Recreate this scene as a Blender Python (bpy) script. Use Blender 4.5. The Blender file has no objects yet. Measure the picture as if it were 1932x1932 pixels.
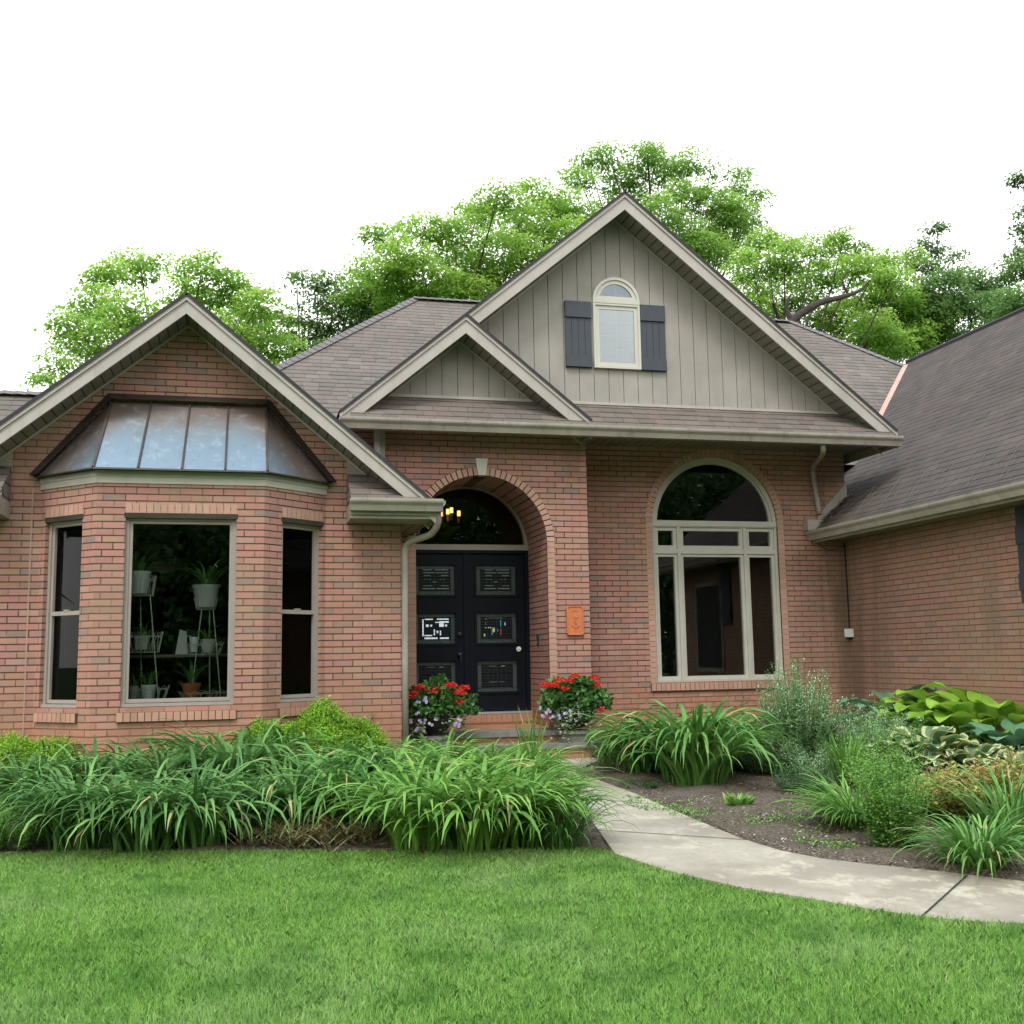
import bpy, math, random
import numpy as np
from mathutils import Vector, Matrix
from mathutils.geometry import tessellate_polygon
R = random.Random(7)
rng = np.random.default_rng(11)
sc = bpy.context.scene
COL = sc.collection
PI = math.pi
rad = math.radians

# ---------------------------------------------------------------- camera model
F_, YAW, PIT, ROL = 2069.15, 0.241277, 0.1321715, -0.01668783      # focal length in px of a 1932 px frame
def cam_rows():
    cy, sy = math.cos(YAW), math.sin(YAW); cp, sp = math.cos(PIT), math.sin(PIT); cr, sr = math.cos(ROL), math.sin(ROL)
    M = Matrix(((cy, -sy, 0), (0, 0, -1), (sy, cy, 0)))
    P = Matrix(((1, 0, 0), (0, cp, sp), (0, -sp, cp)))
    Q = Matrix(((cr, -sr, 0), (sr, cr, 0), (0, 0, 1)))
    return Q @ P @ M
CM = cam_rows(); CT = CM.transposed()
def ray(x, y): return CT @ Vector(((x - 966) / F_, (y - 966) / F_, 1))
def at(x, y, Y):
    r = ray(x, y); return r * (Y / r.y)
def atX(x, y, X):
    r = ray(x, y); return r * (X / r.x)
SL = 0.045
def gz(Y): return -1.15 + SL * (max(min(Y, 12.2), -3) - 12.2)
def gnd(x, y):
    r = ray(x, y)
    # z = -1.15+SL*(Y-12.2)
    t = (-1.15 - SL * 12.2) / (r.z - SL * r.y) if r.z != SL * r.y else 0
    p = r * t
    if p.y > 12.2: p = r * (-1.15 / r.z)
    return Vector((p.x, p.y, gz(p.y)))

# ---------------------------------------------------------------- object helpers
OFF = {}
def tag(o, label=None, cat=None, group=None, kind=None):
    if label: o['label'] = label
    if cat: o['category'] = cat
    if group: o['group'] = group
    if kind: o['kind'] = kind
    return o
def thing(name, label, cat, loc=(0, 0, 0), group=None, rz=0):
    o = bpy.data.objects.new(name, None); COL.objects.link(o)
    o.location = loc; o.rotation_euler = (0, 0, rz); o.empty_display_size = .2
    OFF[o.name] = Vector(loc)
    return tag(o, label, cat, group)
def copy_tree(o, parent=None):
    c = o.copy(); COL.objects.link(c)
    if parent: c.parent = parent
    for ch in [q for q in bpy.data.objects if q.parent == o]: copy_tree(ch, c)
    return c

class MB:
    def __init__(s): s.v = []; s.f = []; s.uv = []; s.c = []
    def poly(s, pts, uv=None, c=None):
        b = len(s.v); pts = [Vector(p) for p in pts]; s.v += pts; s.f.append(tuple(range(b, b + len(pts))))
        if uv is None:
            n = Vector((0, 0, 0))
            for i in range(len(pts)):
                a, d = pts[i], pts[(i + 1) % len(pts)]
                n += Vector(((a.y - d.y) * (a.z + d.z), (a.z - d.z) * (a.x + d.x), (a.x - d.x) * (a.y + d.y)))
            ax, ay, az = abs(n.x), abs(n.y), abs(n.z)
            if az > ax and az > ay: uv = [(p.x, p.y) for p in pts]
            elif ay >= ax: uv = [(p.x, p.z) for p in pts]
            else: uv = [(p.y, p.z) for p in pts]
        s.uv.append(list(uv)); s.c.append(R.random() if c is None else c)
    def box(s, x0, x1, y0, y1, z0, z1, c=None):
        if c is None: c = R.random()
        p = lambda i, j, k: ((x0, x1)[i], (y0, y1)[j], (z0, z1)[k])
        for q in (((0,0,0),(1,0,0),(1,0,1),(0,0,1)), ((1,1,0),(0,1,0),(0,1,1),(1,1,1)), ((0,1,0),(0,0,0),(0,0,1),(0,1,1)),
                  ((1,0,0),(1,1,0),(1,1,1),(1,0,1)), ((0,0,1),(1,0,1),(1,1,1),(0,1,1)), ((0,1,0),(1,1,0),(1,0,0),(0,0,0))):
            s.poly([p(*i) for i in q], c=c)
    def prism(s, pts, ext, c=None, caps=True):
        """closed polygon pts (3D) extruded by ext"""
        if c is None: c = R.random()
        e = Vector(ext); a = [Vector(p) for p in pts]; b = [p + e for p in a]
        if caps:
            tri = tessellate_polygon([a])
            for t in tri: s.poly([a[i] for i in t], c=c); s.poly([b[i] for i in reversed(t)], c=c)
        L = 0
        for i in range(len(a)):
            j = (i + 1) % len(a); d = (a[j] - a[i]).length
            el = e.length
            s.poly([a[i], a[j], b[j], b[i]], uv=[(0, L), (0, L + d), (el, L + d), (el, L)], c=c)
            L += d
    def tube(s, path, r, n=8, c=None, caps=True):
        if c is None: c = R.random()
        path = [Vector(p) for p in path]; rr = r if isinstance(r, (list, tuple)) else [r] * len(path)
        rings = []; up = Vector((0, 0, 1)); L = 0
        prev = None
        for i, p in enumerate(path):
            d = (path[min(i + 1, len(path) - 1)] - path[max(i - 1, 0)])
            if d.length < 1e-9: d = Vector((0, 0, 1))
            d.normalize()
            if prev is None: a = d.orthogonal().normalized()
            else:
                a = prev - d * prev.dot(d)
                a = a.normalized() if a.length > 1e-6 else d.orthogonal().normalized()
            prev = a; b = d.cross(a)
            rings.append([p + (a * math.cos(2*PI*k/n) + b * math.sin(2*PI*k/n)) * rr[i] for k in range(n)])
        for i in range(len(rings) - 1):
            l2 = L + (path[i+1] - path[i]).length
            for k in range(n):
                k2 = (k + 1) % n
                s.poly([rings[i][k], rings[i][k2], rings[i+1][k2], rings[i+1][k]], uv=[(k/n, L), ((k+1)/n, L), ((k+1)/n, l2), (k/n, l2)], c=c)
            L = l2
        if caps: s.poly(list(reversed(rings[0])), c=c); s.poly(rings[-1], c=c)
    def lathe(s, prof, cx, cy, n=24, c=None):
        if c is None: c = R.random()
        for i in range(len(prof) - 1):
            (r0, z0), (r1, z1) = prof[i], prof[i + 1]
            for k in range(n):
                a, b = 2*PI*k/n, 2*PI*(k+1)/n
                P = lambda r, z, t: (cx + r*math.cos(t), cy + r*math.sin(t), z)
                s.poly([P(r0, z0, a), P(r0, z0, b), P(r1, z1, b), P(r1, z1, a)], c=c)
    def build(s, name, mat, parent=None, smooth=False, merge=False):
        off = Vector((0, 0, 0))
        if parent is not None: off = OFF[parent.name]
        me = bpy.data.meshes.new(name)
        me.from_pydata([tuple(p - off) for p in s.v], [], s.f)
        uvl = me.uv_layers.new(name='uv'); flat = [x for f in s.uv for q in f for x in q]
        uvl.data.foreach_set('uv', flat)
        at_ = me.attributes.new('rnd', 'FLOAT', 'FACE'); at_.data.foreach_set('value', s.c)
        me.materials.append(mat)
        if merge or smooth:
            import bmesh
            bm = bmesh.new(); bm.from_mesh(me); bmesh.ops.remove_doubles(bm, verts=bm.verts, dist=1e-5)
            bmesh.ops.recalc_face_normals(bm, faces=bm.faces); bm.to_mesh(me); bm.free()
        if smooth: me.polygons.foreach_set('use_smooth', [True] * len(me.polygons))
        me.update()
        o = bpy.data.objects.new(name, me); COL.objects.link(o)
        if parent is not None: o.parent = parent
        OFF[o.name] = off
        return o

def npmesh(name, V, Fq, rnd, mat, parent=None, smooth=False, uv=None):
    """V (n,3) float, Fq (m,k) int faces, rnd (m,) per face"""
    me = bpy.data.meshes.new(name); n, m, k = len(V), len(Fq), Fq.shape[1]
    if parent is not None: V = V - np.array(OFF[parent.name])
    me.vertices.add(n); me.vertices.foreach_set('co', V.astype(np.float32).ravel())
    me.loops.add(m * k); me.loops.foreach_set('vertex_index', Fq.astype(np.int32).ravel())
    me.polygons.add(m); me.polygons.foreach_set('loop_start', np.arange(0, m * k, k, dtype=np.int32))
    me.update(calc_edges=True)
    a = me.attributes.new('rnd', 'FLOAT', 'FACE'); a.data.foreach_set('value', rnd.astype(np.float32))
    if uv is not None:
        u = me.uv_layers.new(name='uv'); u.data.foreach_set('uv', uv.astype(np.float32).ravel())
    if smooth: me.polygons.foreach_set('use_smooth', np.ones(m, dtype=bool))
    me.materials.append(mat)
    o = bpy.data.objects.new(name, me); COL.objects.link(o)
    if parent is not None: o.parent = parent; OFF[o.name] = OFF[parent.name]
    else: OFF[o.name] = Vector((0, 0, 0))
    return o

# ---------------------------------------------------------------- materials
class NT:
    def __init__(s, name):
        s.m = bpy.data.materials.new(name); s.m.use_nodes = True; s.t = s.m.node_tree; s.t.nodes.clear()
        s.out = s.n('ShaderNodeOutputMaterial')
    def n(s, ty, **kw):
        o = s.t.nodes.new(ty)
        for k, v in kw.items(): setattr(o, k, v)
        return o
    def l(s, a, b): s.t.links.new(a, b)
    def math(s, op, a, b=0.0, c=None):
        o = s.n('ShaderNodeMath', operation=op)
        for i, x in enumerate((a, b) if c is None else (a, b, c)):
            if hasattr(x, 'links'): s.l(x, o.inputs[i])
            else: o.inputs[i].default_value = x
        return o.outputs[0]
    def ss(s, x, lo, hi):
        o = s.n('ShaderNodeMapRange', interpolation_type='SMOOTHSTEP'); s.l(x, o.inputs['Value'])
        o.inputs['From Min'].default_value = lo; o.inputs['From Max'].default_value = hi
        return o.outputs[0]
    def noise(s, vec, scale, detail=4, rough=.55, dim='3D'):
        o = s.n('ShaderNodeTexNoise', noise_dimensions=dim); s.l(vec, o.inputs['Vector'])
        o.inputs['Scale'].default_value = scale; o.inputs['Detail'].default_value = detail; o.inputs['Roughness'].default_value = rough
        return o.outputs['Fac']
    def ramp(s, fac, stops, interp='LINEAR'):
        o = s.n('ShaderNodeValToRGB'); s.l(fac, o.inputs[0]); e = o.color_ramp.elements; o.color_ramp.interpolation = interp
        while len(e) < len(stops): e.new(.5)
        for i, (p, c) in enumerate(stops):
            e[i].position = p; e[i].color = (*c, 1) if len(c) == 3 else c
        return o.outputs[0]
    def mix(s, fac, a, b, mode='MIX'):
        o = s.n('ShaderNodeMix', data_type='RGBA', blend_type=mode)
        for i, x in ((0, fac), (6, a), (7, b)):
            if hasattr(x, 'links'): s.l(x, o.inputs[i])
            elif i == 0: o.inputs[0].default_value = x
            else: o.inputs[i].default_value = (*x, 1)
        return o.outputs[2]
    def pos(s):
        return s.n('ShaderNodeNewGeometry').outputs['Position']
    def obj(s): return s.n('ShaderNodeTexCoord').outputs['Object']
    def uv(s): return s.n('ShaderNodeUVMap').outputs[0]
    def attr(s, name='rnd'): return s.n('ShaderNodeAttribute', attribute_name=name).outputs['Fac']
    def bsdf(s, color, rough=.7, bump=None, bstr=.4, bdist=.005, metal=0, spec=.5):
        b = s.n('ShaderNodeBsdfPrincipled')
        for k, v in (('Base Color', color), ('Roughness', rough), ('Metallic', metal), ('Specular IOR Level', spec)):
            if hasattr(v, 'links'): s.l(v, b.inputs[k])
            elif k == 'Base Color': b.inputs[k].default_value = (*v, 1)
            else: b.inputs[k].default_value = v
        if bump is not None:
            q = s.n('ShaderNodeBump'); q.inputs['Strength'].default_value = bstr; q.inputs['Distance'].default_value = bdist
            s.l(bump, q.inputs['Height']); s.l(q.outputs[0], b.inputs['Normal'])
        return b.outputs[0]
    def done(s, sh): s.l(sh, s.out.inputs['Surface']); return s.m

BR_W, BR_H = .2032, .0677
BRICK_STOPS = [(0, (0.440, 0.193, 0.159)), (.14, (0.368, 0.171, 0.148)), (.27, (0.481, 0.244, 0.207)), (.38, (0.408, 0.218, 0.137)), (.50, (0.470, 0.203, 0.175)),
               (.62, (0.353, 0.177, 0.148)), (.72, (0.429, 0.260, 0.175)), (.80, (0.286, 0.187, 0.148)), (.88, (0.501, 0.281, 0.240)), (.965, (0.215, 0.177, 0.159))]
def grime(t, col, strength=1.0):
    """soft large-scale weathering in world space"""
    p = t.pos(); sp = t.n('ShaderNodeSeparateXYZ'); t.l(p, sp.inputs[0])
    n1 = t.noise(p, .9, 5); n2 = t.noise(p, 6, 4)
    col = t.mix(t.math('MULTIPLY', t.ss(n1, .42, .72), .35 * strength), col, (.30, .21, .13))
    # rising damp, warmer and oranger near the ground
    low = t.math('MULTIPLY', t.ss(t.math('ADD', t.math('MULTIPLY', sp.outputs[2], -1.0), t.math('MULTIPLY', n2, .6)), .4, 1.4), .62)
    col = t.mix(low, col, (.42, .19, .085))
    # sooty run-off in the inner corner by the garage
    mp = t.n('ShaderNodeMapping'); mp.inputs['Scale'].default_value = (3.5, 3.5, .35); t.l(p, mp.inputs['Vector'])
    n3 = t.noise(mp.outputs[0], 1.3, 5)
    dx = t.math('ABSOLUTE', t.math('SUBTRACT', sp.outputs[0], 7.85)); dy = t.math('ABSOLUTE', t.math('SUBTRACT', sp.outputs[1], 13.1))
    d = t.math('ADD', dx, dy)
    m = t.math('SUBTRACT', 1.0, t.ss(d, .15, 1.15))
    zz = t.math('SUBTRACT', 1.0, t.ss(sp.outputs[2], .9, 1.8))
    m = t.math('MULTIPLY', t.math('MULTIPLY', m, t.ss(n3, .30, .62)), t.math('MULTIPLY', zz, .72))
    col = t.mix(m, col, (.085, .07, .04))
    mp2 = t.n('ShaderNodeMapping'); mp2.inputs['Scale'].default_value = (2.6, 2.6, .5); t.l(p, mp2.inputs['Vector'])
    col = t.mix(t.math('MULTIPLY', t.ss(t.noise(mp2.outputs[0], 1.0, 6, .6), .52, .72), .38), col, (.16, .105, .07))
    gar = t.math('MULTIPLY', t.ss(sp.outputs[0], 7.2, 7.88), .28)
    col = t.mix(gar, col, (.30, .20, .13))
    return col
def mat_brick():
    t = NT('brick'); uv = t.uv(); sp = t.n('ShaderNodeSeparateXYZ'); t.l(uv, sp.inputs[0]); u, v = sp.outputs[0], sp.outputs[1]
    rv = t.math('DIVIDE', v, BR_H); row = t.math('FLOOR', rv); fv = t.math('SUBTRACT', rv, row)
    cu = t.math('ADD', t.math('DIVIDE', u, BR_W), t.math('MULTIPLY', t.math('FLOORED_MODULO', row, 2), .5))
    wob = t.math('MULTIPLY', t.math('SUBTRACT', t.noise(uv, 9, 2), .5), .05)
    cl = t.math('FLOOR', cu); fu = t.math('SUBTRACT', cu, cl)
    cb = t.n('ShaderNodeCombineXYZ'); t.l(cl, cb.inputs[0]); t.l(row, cb.inputs[1])
    wn = t.n('ShaderNodeTexWhiteNoise', noise_dimensions='3D'); t.l(cb.outputs[0], wn.inputs[0])
    col = t.ramp(wn.outputs['Value'], BRICK_STOPS)
    fine = t.noise(uv, 95, 4, .7); col = t.mix(.26, col, t.ramp(fine, [(.25, (.20, .10, .07)), (.75, (.58, .34, .26))]))
    mid = t.noise(uv, 18, 3); col = t.mix(.14, col, t.ramp(mid, [(.3, (.28, .15, .11)), (.7, (.48, .26, .19))]))
    fv2 = t.math('ADD', fv, wob)
    hj = t.math('SUBTRACT', 1.0, t.ss(fv2, .13, .20))
    vj = t.ss(t.math('ABSOLUTE', t.math('SUBTRACT', fu, .5)), .462, .478)
    vdark = t.ss(t.noise(uv, 3.1, 2), .42, .60)
    col = t.mix(vj, col, t.mix(vdark, (.27, .165, .12), (.11, .062, .044)))
    col = t.mix(hj, col, (.080, .045, .034))  # shadow in the raked bed joints, painted as a dark brown line
    col = grime(t, col)
    h = t.math('SUBTRACT', t.math('ADD', t.math('MULTIPLY', fine, .25), t.math('MULTIPLY', wn.outputs['Value'], .3)), t.math('MAXIMUM', hj, t.math('MULTIPLY', vj, .6)))
    return t.done(t.bsdf(col, .88, h, .55, .008, spec=.25))
def mat_brickpiece():
    t = NT('brick_piece'); p = t.pos()
    wn = t.n('ShaderNodeTexWhiteNoise', noise_dimensions='1D'); t.l(t.attr(), wn.inputs['W'])
    col = t.ramp(wn.outputs['Value'], BRICK_STOPS[:-1])
    fine = t.noise(p, 95, 4, .7); col = t.mix(.38, col, t.ramp(fine, [(.25, (.24, .12, .08)), (.75, (.58, .36, .26))]))
    col = t.mix(.30, col, (.60, .42, .30)); col = grime(t, col)
    return t.done(t.bsdf(col, .88, fine, .4, .004, spec=.25))
def mat_plain(name, col, rough=.6, var=.12, scale=6, bstr=.15, bdist=.003, metal=0, spec=.4, dirt=0):
    t = NT(name); p = t.pos(); n = t.noise(p, scale, 5, .6)
    lo = tuple(c * (1 - var) for c in col); hi = tuple(min(1, c * (1 + var)) for c in col)
    c = t.ramp(n, [(.3, lo), (.7, hi)])
    if dirt:
        mp = t.n('ShaderNodeMapping'); mp.inputs['Scale'].default_value = (9, 9, 1.2); t.l(p, mp.inputs['Vector'])
        c = t.mix(t.math('MULTIPLY', t.ss(t.noise(mp.outputs[0], 1.0, 5, .65), .5, .75), dirt), c, tuple(q * .45 for q in col))
    return t.done(t.bsdf(c, rough, t.noise(p, scale * 12, 3), bstr, bdist, metal, spec))
def mat_shingle(name, base, dark):
    t = NT(name); uv = t.uv(); sp = t.n('ShaderNodeSeparateXYZ'); t.l(uv, sp.inputs[0]); u, v = sp.outputs[0], sp.outputs[1]
    EH, TW = .135, .205
    rv = t.math('DIVIDE', v, EH); row = t.math('FLOOR', rv); fv = t.math('SUBTRACT', rv, row)
    wr = t.n('ShaderNodeTexWhiteNoise', noise_dimensions='1D'); t.l(row, wr.inputs['W'])
    cu = t.math('ADD', t.math('DIVIDE', u, TW), t.math('MULTIPLY', wr.outputs['Value'], 3.0))
    warp = t.math('MULTIPLY', t.noise(uv, 2.7, 1), 1.2); cu = t.math('ADD', cu, warp)
    cl = t.math('FLOOR', cu); fu = t.math('SUBTRACT', cu, cl)
    cb = t.n('ShaderNodeCombineXYZ'); t.l(cl, cb.inputs[0]); t.l(row, cb.inputs[1])
    wn = t.n('ShaderNodeTexWhiteNoise', noise_dimensions='3D'); t.l(cb.outputs[0], wn.inputs[0])
    b = base
    col = t.ramp(wn.outputs['Value'], [(0, tuple(c*.78 for c in b)), (.35, b), (.6, (b[0]*1.18, b[1]*1.10, b[2]*1.12)), (.85, (b[0]*1.12, b[1]*.92, b[2]*.92)), (1, tuple(c*1.32 for c in b))])
    g = t.noise(uv, 210, 3, .8); col = t.mix(.42, col, t.ramp(g, [(.3, tuple(c*.5 for c in b)), (.7, tuple(c*1.6 for c in b))]))
    blot = t.noise(t.pos(), .8, 5, .6); col = t.mix(t.math('MULTIPLY', t.ss(blot, .4, .75), .45), col, tuple(c * .66 for c in b))
    wob = t.math('MULTIPLY', t.math('SUBTRACT', wn.outputs['Value'], .5), .10)
    e = t.math('SUBTRACT', 1.0, t.ss(t.math('ADD', fv, wob), .07, .20))
    vert = t.math('MULTIPLY', t.ss(t.math('ABSOLUTE', t.math('SUBTRACT', fu, .5)), .465, .49), .45)
    col = t.mix(t.math('MAXIMUM', t.math('MULTIPLY', e, .85), vert), col, dark)
    h = t.math('ADD', t.math('MULTIPLY', fv, -.6), t.math('ADD', t.math('MULTIPLY', wn.outputs['Value'], .4), t.math('MULTIPLY', g, .2)))
    h = t.math('SUBTRACT', h, e)
    return t.done(t.bsdf(col, .93, h, .6, .008, spec=.15))
def mat_lines(name, col, pitch, width=.05, dark=(.03, .028, .022), rough=.6):
    t = NT(name); uv = t.uv(); sp = t.n('ShaderNodeSeparateXYZ'); t.l(uv, sp.inputs[0])
    r = t.math('DIVIDE', sp.outputs[0], pitch); f = t.math('SUBTRACT', r, t.math('FLOOR', r))
    m = t.math('SUBTRACT', 1.0, t.ss(t.math('ABSOLUTE', t.math('SUBTRACT', f, .5)), width * .6, width))
    c = t.ramp(t.noise(t.pos(), 5, 4), [(.3, tuple(x*.85 for x in col)), (.7, tuple(x*1.1 for x in col))])
    c = t.mix(m, c, dark)
    return t.done(t.bsdf(c, rough, t.math('SUBTRACT', 1.0, m), .7, .01))
def mat_glass(name='window_glass', ior=1.62, tint=(.92, .95, .94)):
    t = NT(name); fr = t.n('ShaderNodeFresnel'); fr.inputs[0].default_value = ior
    tr = t.n('ShaderNodeBsdfTransparent'); tr.inputs[0].default_value = (*tint, 1)
    gl = t.n('ShaderNodeBsdfGlossy'); gl.inputs['Roughness'].default_value = .01
    mx = t.n('ShaderNodeMixShader'); t.l(fr.outputs[0], mx.inputs[0]); t.l(tr.outputs[0], mx.inputs[1]); t.l(gl.outputs[0], mx.inputs[2])
    return t.done(mx.outputs[0])
def mat_leaf(name, stops, trans=.35, rough=.5, spec=.35, patch=.25, objvar=.0):
    """stops: colour ramp over the per-leaf random value"""
    t = NT(name); a = t.attr(); c = t.ramp(a, stops)
    n = t.noise(t.pos(), 1.1, 3)
    avg = tuple(sum(q[1][i] for q in stops) / len(stops) for i in range(3))
    c = t.mix(t.math('MULTIPLY', t.ss(n, .45, .8), patch), c, tuple(min(1, x * 1.6) for x in avg))
    c = t.mix(t.math('MULTIPLY', t.ss(n, .55, .2), patch), c, tuple(x * .45 for x in avg))
    b = t.n('ShaderNodeBsdfPrincipled'); t.l(c, b.inputs['Base Color']); b.inputs['Roughness'].default_value = rough; b.inputs['Specular IOR Level'].default_value = spec
    tl = t.n('ShaderNodeBsdfTranslucent'); t.l(c, tl.inputs[0])
    mx = t.n('ShaderNodeMixShader'); mx.inputs[0].default_value = trans; t.l(b.outputs[0], mx.inputs[1]); t.l(tl.outputs[0], mx.inputs[2])
    return t.done(mx.outputs[0])

M = {}
M['brick'] = mat_brick(); M['piece'] = mat_brickpiece()
M['mortar'] = mat_plain('mortar', (.13, .075, .05), .95, .2, 20)
M['trim'] = mat_plain('taupe_trim', (.41, .37, .325), .5, .10, 3, .12, dirt=.22)
M['trimdk'] = mat_plain('taupe_trim_weathered', (.325, .288, .238), .5, .14, 4, .12, dirt=.5)
M['frame'] = mat_plain('window_frame_paint', (.46, .44, .37), .4, .06, 5, .08, dirt=.12)
M['frame2'] = mat_plain('window_frame_taupe', (.335, .29, .25), .45, .06, 5, .08, dirt=.15)
M['framecream'] = mat_plain('window_frame_cream', (.52, .50, .43), .4, .05, 5, .08)
M['siding'] = mat_plain('siding_paint', (.315, .288, .248), .65, .10, 2.5, .35, .004, dirt=.2)
M['gapshadow'] = mat_plain('painted_gap_shadow', (.045, .035, .022), .9, .3)
M['dark'] = mat_plain('dark_gap', (.025, .022, .018), .9)
M['soffit'] = mat_lines('soffit_panel', (.19, .175, .135), .115, .07)
M['shingle'] = mat_shingle('asphalt_shingle', (.158, .134, .112), (.030, .024, .019))
M['shingle2'] = mat_shingle('asphalt_shingle_dark', (.098, .080, .068), (.014, .010, .009))
M['cap'] = mat_plain('ridge_cap_shingle', (.15, .13, .125), .95, .25, 14, .5)
M['capdark'] = mat_plain('ridge_vent', (.035, .033, .034), .8, .2, 14, .4)
M['navy'] = mat_plain('shutter_paint', (.050, .056, .068), .5, .10, 8, .2)
M['door'] = mat_plain('door_paint', (.006, .0075, .012), .5, .15, 8, .1, spec=.14)
M['stone'] = mat_plain('grey_step_stone', (.20, .19, .165), .9, .3, 7, .5, .006)
M['keystone'] = mat_plain('limestone', (.50, .48, .40), .85, .06, 9, .3)
M['glass'] = mat_glass()
M['glassdark'] = mat_glass('window_glass_screen', 1.22, (.35, .37, .38))
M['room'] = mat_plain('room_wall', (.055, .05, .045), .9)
M['screen'] = mat_plain('insect_screen', (.045, .043, .045), .9, .2)
M['wire'] = mat_plain('painted_wire', (.66, .68, .58), .6)
M['white'] = mat_plain('white_plastic', (.86, .88, .86), .5, .05)
M['greypot'] = mat_plain('grey_plastic', (.58, .56, .54), .6, .1)
M['terracotta'] = mat_plain('terracotta', (.56, .175, .07), .85, .10, 14, .3)
M['black'] = mat_plain('black_iron', (.02, .02, .022), .55)
M['urn'] = mat_plain('weathered_urn', (.045, .038, .03), .85, .35, 9, .6, .01)
M['silver'] = mat_plain('threshold_metal', (.6, .6, .6), .35, .05, metal=.6)
M['soil'] = mat_plain('potting_soil', (.02, .014, .01), 1)
M['bark'] = mat_plain('bark', (.055, .042, .032), .95, .35, 5, .9, .03)
M['barkdk'] = mat_plain('bark_dark', (.035, .028, .022), .95, .35, 5, .9, .03)
M['stem'] = mat_plain('green_stem', (.07, .14, .04), .7, .2)
M['cable'] = mat_plain('heat_cable', (.16, .145, .14), .6)
M['copperbright'] = None

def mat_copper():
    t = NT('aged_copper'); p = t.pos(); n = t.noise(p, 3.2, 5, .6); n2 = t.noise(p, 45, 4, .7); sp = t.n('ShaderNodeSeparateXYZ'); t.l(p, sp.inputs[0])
    # reflections painted in: brown overhang high up, grey-blue sky lower down
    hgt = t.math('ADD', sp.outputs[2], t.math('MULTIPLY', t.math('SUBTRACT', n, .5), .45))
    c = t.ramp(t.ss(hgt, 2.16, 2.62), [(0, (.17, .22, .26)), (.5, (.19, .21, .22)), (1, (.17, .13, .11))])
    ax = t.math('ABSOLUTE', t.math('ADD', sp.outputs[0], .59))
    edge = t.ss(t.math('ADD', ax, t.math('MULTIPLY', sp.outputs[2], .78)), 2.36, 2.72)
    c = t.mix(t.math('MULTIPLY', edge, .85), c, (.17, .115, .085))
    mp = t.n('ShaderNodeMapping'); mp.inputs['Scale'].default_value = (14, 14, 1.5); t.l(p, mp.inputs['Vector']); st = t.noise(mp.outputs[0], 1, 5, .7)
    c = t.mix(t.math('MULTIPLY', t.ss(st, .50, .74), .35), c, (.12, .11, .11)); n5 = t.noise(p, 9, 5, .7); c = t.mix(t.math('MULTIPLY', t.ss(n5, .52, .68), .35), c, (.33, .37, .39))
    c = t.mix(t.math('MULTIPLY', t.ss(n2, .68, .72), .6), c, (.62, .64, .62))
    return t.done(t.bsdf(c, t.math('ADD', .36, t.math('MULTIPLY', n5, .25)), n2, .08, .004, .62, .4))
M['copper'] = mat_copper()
M['copperdk'] = mat_plain('copper_flashing', (.055, .042, .036), .5, .3, 7, .2, metal=.35)
def mat_flash():
    t = NT('bright_copper'); p = t.pos(); n = t.noise(p, 4, 4)
    c = t.ramp(n, [(.3, (.55, .22, .14)), (.7, (.70, .34, .24))])
    return t.done(t.bsdf(c, .42, n, .2, .01, .35))
M['copperbright'] = mat_flash()

# ================================================================= HOUSE
house = thing('brick_house', 'single-storey red brick house with taupe gables, bay window and arched entrance', 'house', (2.7, 12.65, -1.15))
def part(name, mb, m, parent=house, **k): return mb.build(name, M[m], parent, **k)

def panel(mb, outline, holes, o, ua, na, reveal=0.0, uoff=0.0, v0=0.0):
    """flat wall in the plane (o, ua, z): outline / holes are lists of (u, z); holes get reveals of depth `reveal` along na (into the wall)"""
    o, ua, na = Vector(o), Vector(ua).normalized(), Vector(na).normalized()
    P = lambda q: o + ua * q[0] + Vector((0, 0, q[1]))
    polys = [[Vector((a, b, 0)) for a, b in outline]] + [[Vector((a, b, 0)) for a, b in h] for h in holes]
    flat = [q for pl in polys for q in pl]
    for t in tessellate_polygon(polys):
        q = [(flat[i].x, flat[i].y) for i in t]
        ar = (q[1][0]-q[0][0])*(q[2][1]-q[0][1]) - (q[2][0]-q[0][0])*(q[1][1]-q[0][1])
        if ar < 0: q.reverse()
        mb.poly([P(a) for a in q], uv=[(a[0] + uoff, a[1]) for a in q])
    if reveal:
        for h in holes:
            for i in range(len(h)):
                a, b = h[i], h[(i + 1) % len(h)]
                horiz = abs(a[1] - b[1]) < 1e-6
                if horiz: uv = [(a[0], 0), (b[0], 0), (b[0], reveal), (a[0], reveal)]
                else: uv = [(0.05, a[1]), (0.05, b[1]), (0.05 + reveal, b[1]), (0.05 + reveal, a[1])]
                mb.poly([P(a), P(b), P(b) + na * reveal, P(a) + na * reveal], uv=uv)
def rect(u0, u1, z0, z1): return [(u0, z0), (u1, z0), (u1, z1), (u0, z1)]
def arched(u0, u1, z0, zs, n=28):
    c, r = (u0 + u1) / 2, (u1 - u0) / 2
    return [(u0, z0), (u1, z0)] + [(c + r * math.cos(PI*k/n), zs + r * math.sin(PI*k/n)) for k in range(n + 1)]
def bars(mb, o, ua, na, u0, u1, z0, z1, w, d0, d1, c=.5):
    """rectangular frame of four bars in the wall plane, width w, spanning depth d0..d1 along na"""
    for a0, a1, b0, b1 in ((u0, u0+w, z0, z1), (u1-w, u1, z0, z1), (u0+w, u1-w, z0, z0+w), (u0+w, u1-w, z1-w, z1)):
        obox(mb, o, ua, na, a0, a1, b0, b1, d0, d1, c)
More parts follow.
